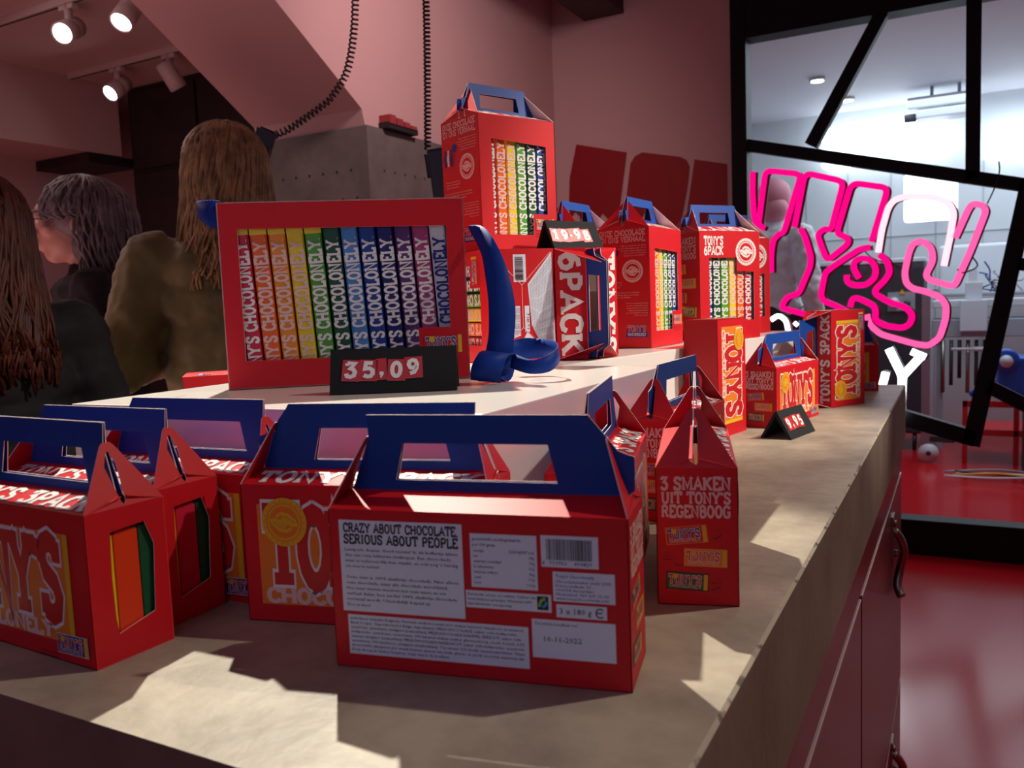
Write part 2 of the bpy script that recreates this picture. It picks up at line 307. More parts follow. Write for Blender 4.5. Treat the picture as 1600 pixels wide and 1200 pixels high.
def make_three_pack():
    root = empty('chocolate_gift_carton')
    b = MB(); x, y, H = L2, W2, H3
    ff = Fr((-x, -y, 0), (1, 0, 0), (0, 0, 1)); fb = Fr((x, y, 0), (-1, 0, 0), (0, 0, 1))
    fr_ = Fr((x, -y, 0), (0, 1, 0), (0, 0, 1)); fl = Fr((-x, y, 0), (0, -1, 0), (0, 0, 1)); fd = Fr((-x, y, 0), (1, 0, 0), (0, -1, 0))
    R4 = lambda w_, h_: [(0, 0), (w_, 0), (w_, h_), (0, h_)]
    b.panel(ff, R4(2 * x, H), [], RED, REDIN, EDGE, mo=EDGR); b.panel(fb, R4(2 * x, H), [], RED, REDIN, EDGE, mo=EDGR)
    b.panel(fd, R4(2 * x, 2 * y), [], RED, REDIN, EDGE, mo=EDGR); b.panel(fl, R4(2 * y, H), [], RED, REDIN, EDGE, mo=EDGR)
    b.panel(fr_, R4(2 * y, H), [[(.0160, .0165), (.0405, .0225), (.0430, .0640), (.0375, .0790), (.0150, .0775), (.0140, .0500), (.0146, .0260)]], RED, REDIN, EDGE, mo=EDGR)
    # bottom fold lines
    for pts in ([(.004, .004), (.030, .020)], [(.004, .048), (.030, .032)]): line(b, fd, pts, .0006, REDIN)
    rf = Fr((-x, -y, H), (1, 0, 0), (0, .0238, .006)); rb = Fr((x, y, H), (-1, 0, 0), (0, -.0238, .006))
    rl = math.hypot(.0238, .006)
    b.panel(rf, R4(2 * x, rl), [], RED, REDIN, EDGE, mo=EDGR); b.panel(rb, R4(2 * x, rl), [], RED, REDIN, EDGE, mo=EDGR)
    text(b, rf, "TONY'S 3PACK", .008, .0035, .0145, WHITE, .24, width=.152, sp=.12)
    big_art(b, ff, .011, .012, .150, .078)
    small_bar_art(b, ff, .133, .006, .029, .011, .03, DBLUE, ARTRED, YEL, .0009, PINKW)
    fine(b, ff, 'crazy about chocolate,', .112, .0030, .0015, BLACK); fine(b, ff, 'serious about people', .112, .0009, .0015, BLACK)
    # the end with the three flavours
    text(b, fl, '3 SMAKEN', .0035, .0770, .0078, PINKW, .25, width=.0440); text(b, fl, "UIT TONY'S", .0038, .0680, .0070, PINKW, .25, width=.0435)
    text(b, fl, 'REGENBOOG', .0038, .0590, .0072, PINKW, .25, width=.0432); mini_trio(b, fl)
    # the back with its labels
    mm = .001
    b.rect(fb, 6.3*mm, 33*mm, 79*mm, 85*mm, LABEL); text(b, fb, 'CRAZY ABOUT CHOCOLATE,', 9*mm, 78.4*mm, 4.7*mm, BLACK, .22, width=68*mm); text(b, fb, 'SERIOUS ABOUT PEOPLE', 9*mm, 71.9*mm, 4.9*mm, BLACK, .22, width=67.5*mm)
    tl = ['Lastig joh, kiezen. Goed nieuws! In dit koffertje zitten', 'drie van onze lekkerste melkrepen. Een choco-kado', "waar je iedereen blij mee maakt, en ook nog 's handig", 'om mee te nemen!', '', 'Onze visie is 100% slaafvrije chocolade. Niet alleen', 'onze chocolade, maar alle chocolade wereldwijd.', 'Hoe meer mensen meedoen met onze missie en ons', 'verhaal delen, hoe eerder 100% slaafvrije chocolade', 'normaal wordt. Uiteindelijk bepaal jij.', 'Doe je mee?']
    for i, s in enumerate(tl):
        if s: fine(b, fb, s, 9*mm, (67.6 - i * 3.15)*mm, 1.75*mm, BLACK, width=(min(67, len(s) * 1.29))*mm)
    b.rect(fb, 83.4*mm, 51.2*mm, 120*mm, 80.4*mm, LABEL); fine(b, fb, 'gemiddelde voedingswaarde', 84.6*mm, 76.8*mm, 1.7*mm, BLACK, width=27*mm); fine(b, fb, 'per 100 gram', 84.6*mm, 73.7*mm, 1.7*mm, BLACK)
    for i, (p, q) in enumerate([('energie', '2268 kJ/547 kcal'), ('vet', '34g'), ('waarvan verzadigd', '19g'), ('koolhydraten', '51g'), ('waarvan suikers', '46g'), ('eiwit', '7,7g'), ('zout', '0,36g')]):
        fine(b, fb, p, 85*mm, (70.6 - i * 2.9)*mm, 1.5*mm, BLACK); fine(b, fb, q, 118.5*mm, (70.6 - i * 2.9)*mm, 1.5*mm, BLACK, align='r')
    b.rect(fb, 122.3*mm, 64.3*mm, 152.4*mm, 81*mm, LABEL)
    rnd = random.Random(3); u = 125.2
    while u < 149.5:
        t = rnd.choice((.28, .28, .45, .65)); b.rect(fb, u*mm, 68.2*mm, (u + t)*mm, 79.2*mm, BLACK, .0004); u += t + rnd.choice((.25, .4, .5))
    fine(b, fb, '8', 122.8*mm, 65.6*mm, 1.9*mm, BLACK); fine(b, fb, '719956', 126.5*mm, 65.6*mm, 1.9*mm, BLACK, width=9.5*mm); fine(b, fb, '493829', 139.5*mm, 65.6*mm, 1.9*mm, BLACK, width=9.5*mm)
    b.rect(fb, 79.8*mm, 39.8*mm, 126.9*mm, 49.3*mm, LABEL)
    for i, s in enumerate(['Fairtrade cacao en suiker. Suiker via', 'mass balance principe. Minimaal 68%', 'zijn fairtrade oorsprong']): fine(b, fb, s, 80.8*mm, (46.6 - i * 2.6)*mm, 1.5*mm, BLACK, width=len(s) * 1.02*mm)
    b.rect(fb, 119.3*mm, 41*mm, 125.3*mm, 48.3*mm, BLACK, .0004); f3 = Fr(fb(122.3*mm, 44.9*mm, .0005), fb.U, fb.V)
    line(b, f3, [(-.002, -.0022), (-.0008, .0012), (.0016, .0025)], .0016, mat('print_leaf', (.25, .5, .12), .5), .0001); line(b, f3, [(-.0002, -.0024), (.0016, -.001), (.0021, .0008)], .0014, mat('print_sky', (.05, .35, .6), .5), .0001)
    b.rect(fb, 128.1*mm, 46.2*mm, 160.5*mm, 62*mm, LABEL); fine(b, fb, "Tony's Chocolonely", 129.6*mm, 58.9*mm, 1.8*mm, DBLUE)
    for i, s in enumerate(['Chocolademaker sinds 2005', 'Polonceaukade 12', '1014 DA Amsterdam', 'Nederland, 020 205 12 00', 'www.tonyschocolonely.com']): fine(b, fb, s, 129.6*mm, (56.2 - i * 2.25)*mm, 1.5*mm, DBLUE, width=len(s) * 1.15*mm)
    b.rect(fb, 129.5*mm, 37.7*mm, 156*mm, 44.7*mm, LABEL); fine(b, fb, '3 x 180 g', 131*mm, 39.6*mm, 3.3*mm, BLACK, width=17*mm)
    line(b, fb, [((152.5 + 2.1 * math.cos(t))*mm, (41.2 + 2.4 * math.sin(t))*mm) for t in [.75 + 4.8 * k / 12 for k in range(13)]], .6*mm, BLACK); line(b, fb, [(150.6*mm, 41.3*mm), (153.6*mm, 41.3*mm)], .6*mm, BLACK)
    b.rect(fb, 115.9*mm, 15.1*mm, 160.2*mm, 36*mm, LABEL); fine(b, fb, 'Ten minste houdbaar tot:', 117.5*mm, 33*mm, 1.6*mm, BLACK); fine(b, fb, '10-11-2022', 121.5*mm, 24.2*mm, 2.9*mm, BLACK, width=21*mm)
    b.rect(fb, 8.8*mm, 8.2*mm, 113.9*mm, 31*mm, LABEL)
    il = ['individueel verpakte Belgische Fairtrade melkchocolade met stukjes karamel, hazelnoot en zeezout.', 'Bevat 3 repen. Geproduceerd in Belgie. Ingredienten: MELKCHOCOLADE: suiker, volle melkpoeder,', 'cacaoboter, cacaomassa, emulgator (sojalecithine). MELKCHOCOLADE KARAMEL ZEEZOUT: suiker, volle', 'melkpoeder, cacaoboter, cacaomassa, 10% karamel stukjes (suiker, glucosestroop, room, boter), 0,5%', 'zeezout, emulgator (sojalecithine). MELKCHOCOLADE HAZELNOOT: suiker, volle melkpoeder, cacaoboter,', 'cacaomassa, 10% hazelnoot, emulgator (sojalecithine). Ten minste 32% (melk) cacaobestanddelen. Naast', 'de vermelde allergenen per smaak kunnen sporen van melk, gluten, ei, pinda en noten aanwezig zijn.', 'Koel, droog en donker bewaren, maar niet in de koelkast.']
    for i, s in enumerate(il): fine(b, fb, s, 10.2*mm, (28.3 - i * 2.6)*mm, 1.55*mm, BLACK, width=(min(101.5, len(s) * 1.05))*mm)
    body = b.build('carton_body', root); g = MB(); chain_logo(g, ff, .0305, .0668, .0160, YEL, ORANGE, .0010); tag(g.build('round_sticker', body), 'round yellow sticker with clasped hands')
    for sx in (1, -1):
        g = MB(); f = Fr((sx * x, -sx * y, H), (0, sx, 0), (-sx * .014, 0, .037)); gl = math.hypot(.014, .037)
        slot = [(.0245, .003), (.0262, .001), (.0275, .003), (.0285, .026), (.0262, .034), (.0240, .0335), (.0205, .025)] if sx > 0 else [(.0215, .005), (.0262, .002), (.0275, .004), (.0275, .030), (.0262, .034), (.0232, .030)]
        g.panel(f, [(0, 0), (.052, 0), (.0305, gl - .002), (.0285, gl), (.0235, gl), (.0215, gl - .002)], [slot], RED, REDIN, EDGE); g.build('gable_flap', root)
    h = MB(); s0 = .005
    for sg in (1, -1):
        f = Fr((0, -.0022, .097), (1, 0, 0), (0, .0014, .043)) if sg > 0 else Fr((0, .0022, .097), (-1, 0, 0), (0, -.0014, .043))
        q = s0 * sg
        neg = [(-.0845, .003), (-.0845, .021), (-.0760, .024), (-.0650 + s0, .0432)] if sg < 0 else [(-.0800, 0), (-.0680, .030), (-.0650 + s0, .0432)]
        pos = [(.0650 + s0, .0432), (.0690, .030), (.0800, 0)]
        out = [(-.080, 0)] + neg + pos if sg < 0 else neg + pos
        hl_ = [(-.0425 + s0, .027), (.0425 + s0, .027), (.0475 + s0, .006), (-.0475 + s0, .006)]
        if sg < 0: out = [(-x_, z_) for x_, z_ in out]; hl_ = [(-x_, z_) for x_, z_ in hl_]
        h.panel(f, out, [hl_], BLUE, BLUE, EDGE, .0005)
    h.build('carry_handle', root)
    return root

LS, WS, HS = 0.0645, 0.0415, 0.176
def make_six_pack():
    root = empty('six_bar_carton'); b = MB(); x, y, H = LS, WS, HS
    ff = Fr((-x, -y, 0), (1, 0, 0), (0, 0, 1)); fb = Fr((x, y, 0), (-1, 0, 0), (0, 0, 1))
    fr_ = Fr((x, -y, 0), (0, 1, 0), (0, 0, 1)); fl = Fr((-x, y, 0), (0, -1, 0), (0, 0, 1)); fd = Fr((-x, y, 0), (1, 0, 0), (0, -1, 0))
    R4 = lambda w_, h_: [(0, 0), (w_, 0), (w_, h_), (0, h_)]; w2 = 2 * x; d2 = 2 * y
    b.panel(ff, R4(w2, H), [[(.0205, .024), (.0870, .024), (.0870, .052), (.1130, .052), (.1130, .142), (.0205, .146)]], RED, WHIN, EDGE, mo=EDGR)
    b.panel(fb, R4(w2, H), [[(.0195, .030), (.1160, .030), (.1160, .110), (.0790, .112), (.0790, .134), (.0195, .134)]], RED, WHIN, EDGE, mo=EDGR)
    b.panel(fl, R4(d2, H), [], RED, WHIN, EDGE, mo=EDGR); b.panel(fr_, R4(d2, H), [], RED, WHIN, EDGE, mo=EDGR); b.panel(fd, R4(w2, d2), [], RED, WHIN, EDGE, mo=EDGR)
    small_bar_art(b, ff, .0900, .030, .033, .016, 0, ARTRED, DBLUE, YEL, .0003)
    fine(b, ff, 'crazy about chocolate,', .090, .0250, .0022, BLACK); fine(b, ff, 'serious about people', .090, .0215, .0022, BLACK)
    text(b, fb, "TONY'S", .0090, .1550, .0130, WHITE, .24, width=.0400); text(b, fb, '6PACK', .0090, .1390, .0130, WHITE, .24, width=.0400); chain_logo(b, fb, .0985, .1430, .0225, WHITE, RED)
    # story side
    text(b, fl, 'ONZE CHOCOLADE', .004, .1655, .0075, PINKW, .16, width=.073); text(b, fl, 'EN ONS VERHAAL', .004, .1560, .0075, PINKW, .16, width=.073)
    for s, u, v, wd in (('Bij ons draait het niet alleen', .040, .1490, .038), ('om chocolade maken, maar ook om', .034, .1455, .044), ('de manier waarop dat gebeurt.', .038, .1420, .040), ('Samen maken we chocolade', .043, .1385, .035), ('honderd procent slaafvrij.', .043, .1350, .033),
                        ('Wij kopen cacaobonen', .008, .0960, .030), ('rechtstreeks bij de boeren', .008, .0925, .031), ('tegen een hogere prijs.', .008, .0890, .028), ('Onze visie is honderd procent slaafvrije', .004, .0810, .062), ('chocolade. Niet alleen onze chocolade,', .004, .0775, .062), ('maar alle chocolade wereldwijd.', .004, .0740, .048),
                        ('Hoe meer mensen meedoen', .045, .0650, .034), ('en ons verhaal delen, hoe', .045, .0615, .034), ('eerder het zover is. Samen', .045, .0580, .034), ('maken we van honderd', .048, .0545, .031), ('procent slaafvrij de norm.', .045, .0510, .034), ('Doe je mee?', .058, .0475, .020)):
        fine(b, fl, s, u, v, .0021, PINKW, width=wd)
    chain_logo(b, fl, .0560, .1130, .0165, PINKW, RED)
    for dx, c in ((.006, DBLUE), (.013, PINKW), (.020, DBLUE)):   # three little standing figures
        disc(b, fl, .002 + dx, .1375, .0022, c, .0004, 12); line(b, fl, [(.002 + dx, .1350), (.002 + dx, .1180)], .0042, c); line(b, fl, [(.002 + dx - .0026, .1320), (.002 + dx - .0030, .1240)], .0012, c)
    disc(b, fl, .0290, .1400, .0055, DBLUE, .0004, 16); line(b, fl, [(.029, .134), (.0275, .122), (.022, .117)], .0012, DBLUE)
    b.flat(fl, [(.043, .016), (.078, .016), (.075, .034), (.046, .034)], DBLUE, .0003); text(b, fl, "TONY'S", .046, .0245, .0080, ARTRED, .22, .0006, width=.029); text(b, fl, "TONY'S", .046, .0245, .0080, PINKW, .22, .0005, width=.029, grow=.1)
    text(b, fl, 'TONYS CHOCOLONELY', .046, .0180, .0038, WHITE, .18, .0006, width=.029)
    # rainbow side
    text(b, fr_, '6 SMAKEN', .006, .158, .0100, PINKW, .19, width=.068); text(b, fr_, "UIT TONY'S", .006, .146, .0095, PINKW, .19, width=.068); text(b, fr_, 'REGENBOOG', .006, .134, .0095, PINKW, .19, width=.068)
    for i, (c, l) in enumerate(((ORANGE, ARTRED), (YEL, ARTRED), (ARTRED, DBLUE), (GREENP, YEL), (ORANGE, ARTRED))): small_bar_art(b, fr_, .012 + .024 * (i % 2), .108 - i * .022, .036, .015, .06 - .05 * i, c, l, YEL, .0002, YEL)
    # bottom print
    ht = lambda hh, tt: (tt * 2 * x, (1 - hh) * d2)
    b.flat(fd, [ht(.59, .69), ht(.97, .97), ht(.99, .13), ht(.73, .20), ht(.63, .33)], LABEL, .0003)
    rnd = random.Random(5)
    for i in range(15):
        hh = .62 + i * .024; t0 = max(.15, .36 - (hh - .6) * 1.3) if hh < .74 else .17; t1 = min(.95, .68 + (hh - .6) * .75); u0, v = ht(hh + .012, t0); u1, _ = ht(hh, t1); fine(b, fd, 'suiker, volle melkpoeder, cacaoboter, cacaomassa, lecithine', u0, v, .0012, BLACK, width=u1 - u0, w=.0006)
    u0, v0 = ht(.57, .71); u1, v1 = ht(.38, .95); b.rect(fd, u0, v0, u1, v1, LABEL, .0003); u = u0 + .002
    while u < u1 - .003:
        t = rnd.choice((.0003, .0005, .0008)); b.rect(fd, u, v0 + .0035, u + t, v1 - .002, BLACK, .0006); u += t + rnd.choice((.0004, .0006))
    b.flat(fd, [ht(.36, .22), ht(.46, .24), ht(.46, .50), ht(.36, .50)], LABEL, .0003); b.flat(fd, [ht(.53, .27), ht(.60, .27), ht(.60, .50), ht(.53, .50)], LABEL, .0003); u0, v0 = ht(.595, .29); fine(b, fd, '6 x 180 g', u0, v0, .0035, BLACK, w=.0006)
    b.flat(fd, [ht(.43, .13), ht(.72, .16), ht(.56, .27)], LABEL, .0003)
    for i in range(4): u0, v0 = ht(.385 + i * .022, .25); fine(b, fd, 'melk, gluten, ei, pinda, noten', u0, v0, .0016, BLACK, width=.030, w=.0006)
    for pts in ([(.004, .004), (.040, .0415), (.004, .079)], [(.125, .004), (.088, .0415), (.125, .079)], [(.040, .0415), (.088, .0415)]): line(b, fd, pts, .0006, PINKW, .0005)
    rl = math.hypot(.034, .012); rf = Fr((-x, -y, H), (1, 0, 0), (0, .034, .012)); rb = Fr((x, y, H), (-1, 0, 0), (0, -.034, .012)); r2 = Fr((-x, .0075, H + .012), (1, 0, 0), (0, .034, -.012))
    b.panel(rf, R4(w2, rl), [], RED, WHIN, EDGE, mo=EDGR); b.panel(rb, R4(w2, rl), [], RED, WHIN, EDGE, mo=EDGR)
    text(b, rf, '6PACK', .006, .006, .0230, WHITE, .24, width=w2 - .012, sp=.12); text(b, r2, "TONY'S", .006, .007, .0230, WHITE, .24, width=w2 - .012, sp=.12)
    b.build('carton_body', root)
    for sx in (1, -1):
        g = MB(); f = Fr((sx * x, -sx * y, H), (0, sx, 0), (-sx * .018, 0, .040)); gl = math.hypot(.018, .040)
        g.panel(f, [(0, 0), (d2, 0), (y + .004, gl), (y - .004, gl)], [[(y - .0015, .004), (y + .0015, .004), (y + .003, .026), (y + .001, .034), (y - .004, .032), (y - .004, .022)]], RED, WHIN, EDGE); g.build('gable_flap', root)
    h = MB()
    for sg in (1, -1):
        f = Fr((0, -sg * .0070, H + .012), (sg, 0, 0), (0, sg * .0058, .036))
        h.panel(f, [(-.062, 0), (.062, 0), (.0625, .014), (.054, .016), (.0465, .0362), (-.0465, .0362), (-.054, .016), (-.0625, .014)], [[(-.033, .004), (.033, .004), (.031, .0235), (-.031, .0235)]], BLUE, BLUE, EDGE, .0005)
    h.build('carry_handle', root)
    return root

BARC = {'red': ((.60, .015, .05), WHITE), 'vermilion': ((.78, .05, .010), PINKW), 'orange': ((.85, .13, .01), PINKW), 'amber': ((.86, .28, .01), PINKW), 'yellow': ((.85, .62, .01), PINKW), 'green': ((.08, .36, .03), WHITE), 'dark_green': ((.005, .085, .035), WHITE),
        'light_blue': ((.07, .25, .62), WHITE), 'blue': ((.006, .05, .30), WHITE), 'navy': ((.010, .012, .14), WHITE), 'purple': ((.10, .03, .17), WHITE), 'pink': ((.42, .05, .19), WHITE), 'white': ((.68, .70, .78), DBLUE)}
_bars = {}
def bar_mesh(color, top=None, flip=False):
    k = (color, top, flip)
    if k in _bars: return _bars[k]
    m = mat('wrapper_' + color, BARC[color][0], .38, coat=.2); lt = BARC[color][1]; mb = MB()
    a, d, h, c = .0078, .0365, .152, .0016
    prof = [(-a + c, -d), (a - c, -d), (a, -d + c), (a, d - c), (a - c, d), (-a + c, d), (-a, d - c), (-a, -d + c)]
    mb.prism([(p[0], p[1], 0) for p in prof], (0, 0, h), m)
    for sg in (1, -1):
        f = Fr((sg * .0060 * (-1 if flip else 1), -sg * d, .002 if not flip else .150), (0, 0, 1 if not flip else -1), (-sg * (1 if not flip else -1), 0, 0))
        text(mb, f, "TONY'S CHOCOLONELY.", .0045, .0004, .0112, lt, .25, .0003, width=.135, sp=.09)
    if top: mb.box(-a - .0001, a + .0001, -d - .0003, d + .0003, h - .0062, h + .0002, mat('wrapper_' + top, BARC[top][0], .38))
    for i in range(7):   # ingredient lines on the broad side
        for sg in (1, -1):
            f = Fr((sg * a, -sg * .030, .02), (0, 0, 1), (0, sg, 0)); fine(mb, f, 'melkchocolade, cacaoboter, suiker', .0, .006 + i * .006, .0030, BLACK, width=.11)
    me = mb.build('chocolate_bar'); _bars[k] = me.data; bpy.data.objects.remove(me); return _bars[k]
def put_bar(M, color, label, group, top=None, flip=False):
    o = bpy.data.objects.new('chocolate_bar', bar_mesh(color, top, flip)); COL.objects.link(o); o.matrix_world = M
    return tag(o, label, 'chocolate bar', group)

three = make_three_pack(); three_used = [False]
def put_three(M, label, group):
    if three_used[0]: o = copy_tree(three)
    else: o = three; three_used[0] = True
    o.matrix_world = M; return tag(o, label, 'gift carton', group)
def T(x, y, z, yaw): return Matrix.Translation((x, y, z)) @ Matrix.Rotation(yaw, 4, 'Z')
def axes(a, c, origin, s=1.0):
    a = Vector(a).normalized(); c = Vector(c).normalized(); b = c.cross(a)
    M = Matrix((( a.x, b.x, c.x, origin[0]), (a.y, b.y, c.y, origin[1]), (a.z, b.z, c.z, origin[2]), (0, 0, 0, 1))); return M @ Matrix.Scale(s, 4)
G3 = 'three-bar gift cartons on the worktop'
MD = T(-.2331, .3963, CT, .202 + PI); MA = T(-.5177, .3221, CT, -.0438); MB_ = T(-.535, .3775, CT, 0.0)
put_three(MD, 'red gift carton nearest the camera, back with pale text labels and barcode showing', G3)
put_three(MA, 'red gift carton cut off by the left edge, end window showing orange and green wrappers', G3)
put_three(MB_, 'red gift carton directly behind the leftmost one, its end window mostly in shade', G3)
put_three(T(-.5040, .4320, CT, .05), 'red gift carton squeezed against the white plinth, hindmost of the left row', G3)
put_three(T(-.3360, .4320, CT, .24), 'red gift carton with orange lettering panel, tucked behind the one with barcode labels', G3)
put_three(T(-.2305, .5630, CT, -1.318 + PI), 'red gift carton behind the right half of the barcode carton, beside the plinth corner', G3)
put_three(T(-.1716, .6021, CT, -1.2937 + PI), 'red gift carton end-on at right, three small bar pictures fully visible on its end', G3)
put_three(T(-.2440, .7950, CT, -1.56 + PI), 'red gift carton with blue handle facing the plinth, behind the end-on carton', G3)
put_three(T(-.2460, 1.3579, CT, 1.357), 'red gift carton behind the small 9.95 price sign', G3)
cG = Vector((.2, .98, 0)).normalized(); bG = cG.cross(Vector((0, 0, -1)))
oG = Vector((-.297, 1.160, CT + .084)) + bG * W2
put_three(axes((0, 0, -1), cG, oG), 'red gift carton stood on end against the plinth, plain base facing the camera', G3)
put_three(axes((0, 0, 1), (-.5, -.86, 0), (-.171, 1.614, CT + .084)), 'red gift carton stood on end at the far end of the worktop, vertical white lettering', G3)
put_three(T(-.2290, 1.800, CT, .30), 'small far red gift carton peeking out behind the upright one at the worktop end', G3)
# bars seen through the end windows of the two left cartons
for M, nm, cols in ((MA, 'leftmost', ('yellow', 'vermilion', 'dark_green')), (MB_, 'second', ('amber', 'red', 'dark_green'))):
    for k, c in enumerate(cols):
        Mb = M @ Matrix.Translation((.0815, -.0165 + k * .0165, .040)) @ Matrix.Rotation(-PI / 2, 4, 'Y') @ Matrix.Rotation(PI / 2, 4, 'Z')
        put_bar(Mb, c, '%s chocolate bar inside the %s gift carton of the left row' % (c.replace('_', ' '), nm), 'bars inside the left gift cartons')

six = make_six_pack(); six_used = [False]
def put_six(M, label, bars=None):
    if six_used[0]: o = copy_tree(six)
    else: o = six; six_used[0] = True
    o.matrix_world = M; tag(o, label, 'six-bar carton', 'six-bar cartons on the white plinth')
    if bars:
        for i, c in enumerate(('red', 'orange', 'yellow', 'green', 'dark_green', 'blue')):
            put_bar(M @ Matrix.Translation((-.0430 + i * .0172, 0, .004)), c, '%s chocolate bar in the window of the %s' % (c.replace('_', ' '), bars), 'bars inside six-bar cartons')
def six_at(x, y, yaw, z):   # front-left bottom corner
    ux = Vector((math.cos(yaw), math.sin(yaw), 0)); uy = Vector((-ux.y, ux.x, 0)); c = Vector((x, y, z)) + ux * LS + uy * WS; return T(c.x, c.y, c.z, yaw)
TZ = PT + .0008; TS = 1.07; TH = 2 * LS * TS
put_six(six_at(-.5408, .9418, 1.165, TZ + TH + .001), 'red six-bar carton standing on top of the two lying ones, highest of the display', 'topmost carton')
put_six(six_at(-.3975, 1.1747, 1.505, TZ), 'red six-bar carton with story text and round logo, left of the one titled 6PACK', 'carton with story text')
M = six_at(-.3708, 1.3453, .976, TZ) @ Matrix.Rotation(PI, 4, 'Z')
put_six(M, 'red six-bar carton with white 6PACK title and round white logo by its window', 'carton titled 6PACK')
e = Vector((-.3190, 1.643, 0)); d_ = Vector((math.cos(.976), math.sin(.976), 0)); e2 = e - d_ * (2 * LS)
put_six(six_at(e2.x, e2.y, .976, TZ) @ Matrix.Rotation(PI, 4, 'Z'), 'red six-bar carton half hidden behind the one titled 6PACK', 'half hidden rear carton')
put_six(T(-.528, 1.212, TZ, 1.52), 'red six-bar carton whose peaked top shows behind the 19.98 price sign')
put_six(axes((0, 0, -1), (.7, .714, 0), (-.850, .722, CT + LS)), 'red six-bar carton lying on the worktop left of the plinth, mostly hidden', 'carton left of the plinth')
wS = 2 * WS * TS
dT = Vector((.60, .80, 0)); Pl = Vector((-.4960, .872, TZ + TH / 2)); cT = Vector((-.80, .60, 0))
o1 = Pl + dT * (wS / 2); put_six(axes((0, 0, 1), cT, o1, TS), 'red six-bar carton lying on its side, base with barcode facing out', 'lying carton by the ribbon')
o2 = Pl + dT * (wS * 1.5 + .002) + cT * (HS * TS); put_six(axes((0, 0, -1), -cT, o2, TS), 'red six-bar carton lying on its side, blue handle and huge white letters facing out')

# ------------------------------------------------------------------ twelve-bar box with ribbon
tw = empty('twelve_bar_box', (0, 0, 0)); b = MB(); LP, WP, HP = .2343, .088, .1785
ff = Fr((0, 0, 0), (1, 0, 0), (0, 0, 1))
hole = [(.0180, .0270), (.1850, .0270), (.1850, .0520), (.2165, .0520), (.2165, .1515), (.0180, .1530)]
b.panel(ff, [(0, 0), (LP, 0), (LP, HP), (0, HP)], [hole], RED, REDIN, EDGE, .0012)
for f, w_, h_ in ((Fr((LP, 0, 0), (0, 1, 0), (0, 0, 1)), WP, HP), (Fr((LP, WP, 0), (-1, 0, 0), (0, 0, 1)), LP, HP), (Fr((0, WP, 0), (0, -1, 0), (0, 0, 1)), WP, HP), (Fr((0, 0, HP), (1, 0, 0), (0, 1, 0)), LP, WP), (Fr((0, WP, 0), (1, 0, 0), (0, -1, 0)), LP, WP)):
    b.panel(f, [(0, 0), (w_, 0), (w_, h_), (0, h_)], [], RED, REDIN, EDGE, .0012)
small_bar_art(b, ff, .1900, .0265, .0370, .0175, 0, ARTRED, DBLUE, YEL, .0003)
fine(b, ff, 'crazy about chocolate,', .189, .0205, .0026, BLACK, width=.036); fine(b, ff, 'serious about people', .189, .0160, .0026, BLACK, width=.034)
b.build('box_body', tw)
MP = T(-.6217, .5789, PT + .0006, .629); tw.matrix_world = MP
tag(tw, 'large red presentation box with window over twelve rainbow bars, standing on white plinth', 'gift box')
order = ['red', 'orange', 'amber', 'yellow', 'green', 'dark_green', 'light_blue', 'blue', 'navy', 'purple', 'pink', 'white']
for i, c in enumerate(order):
    Mb = MP @ Matrix.Translation((.0270 + i * .0172, .041, .0020)) @ Matrix.Rotation(-.055, 4, 'Y')
    put_bar(Mb, c, '%s chocolate bar standing in the large twelve-bar box' % c.replace('_', ' '), 'bars inside the twelve-bar box', top='yellow' if i < 5 else None)
SAT = mat('ribbon_blue', (.004, .035, .27), .55, spec=.2)
# ------------------------------------------------------------------ ribbon
def smooth_path(P, k=4):
    P = [Vector(p) for p in P]; out = []
    for i in range(len(P) - 1):
        p0 = P[max(i - 1, 0)]; p1 = P[i]; p2 = P[i + 1]; p3 = P[min(i + 2, len(P) - 1)]
        for j in range(k):
            t = j / k; out.append(.5 * ((2 * p1) + (p2 - p0) * t + (2 * p0 - 5 * p1 + 4 * p2 - p3) * t * t + (3 * p1 - p0 - 3 * p2 + p3) * t ** 3))
    out.append(P[-1]); return out
def ribbon(rails, parent, name='ribbon_band', mx=None):
    A = smooth_path([r[0] for r in rails]); B = smooth_path([r[1] for r in rails]); m = MB(); n = len(A)
    vs = []
    for a, b_ in zip(A, B): vs += [a, a.lerp(b_, .5), b_]
    zmin = PT + .0006; vs = [Vector((v.x, v.y, max(v.z, zmin))) for v in vs]
    m.mesh(vs, [(i * 3 + j, i * 3 + j + 1, i * 3 + j + 4, i * 3 + j + 3) for i in range(n - 1) for j in (0, 1)], SAT, True)
    o = m.build(name, parent); s = o.modifiers.new('thickness', 'SOLIDIFY'); s.thickness = .0005; return o
RIB1 = [((-0.433, 0.725, 1.2), (-0.43, 0.725, 1.193)), ((-0.418, 0.724, 1.199), (-0.422, 0.721, 1.183)), ((-0.403, 0.717, 1.189), (-0.41, 0.711, 1.168)), ((-0.388, 0.709, 1.17), (-0.401, 0.7, 1.148)), ((-0.376, 0.702, 1.148), (-0.393, 0.69, 1.125)), ((-0.368, 0.697, 1.118), (-0.39, 0.683, 1.095)), ((-0.367, 0.689, 1.085), (-0.39, 0.675, 1.076)), ((-0.369, 0.683, 1.061), (-0.392, 0.67, 1.057))]
RIB2 = [((-0.394, 0.653, 1.053), (-0.37, 0.666, 1.049)), ((-0.39, 0.648, 1.064), (-0.365, 0.661, 1.06)), ((-0.387, 0.654, 1.075), (-0.363, 0.667, 1.072)), ((-0.388, 0.667, 1.079), (-0.363, 0.68, 1.075)), ((-0.388, 0.682, 1.075), (-0.367, 0.693, 1.071)), ((-0.392, 0.684, 1.06), (-0.372, 0.694, 1.053)), ((-0.397, 0.671, 1.05), (-0.374, 0.683, 1.046))]
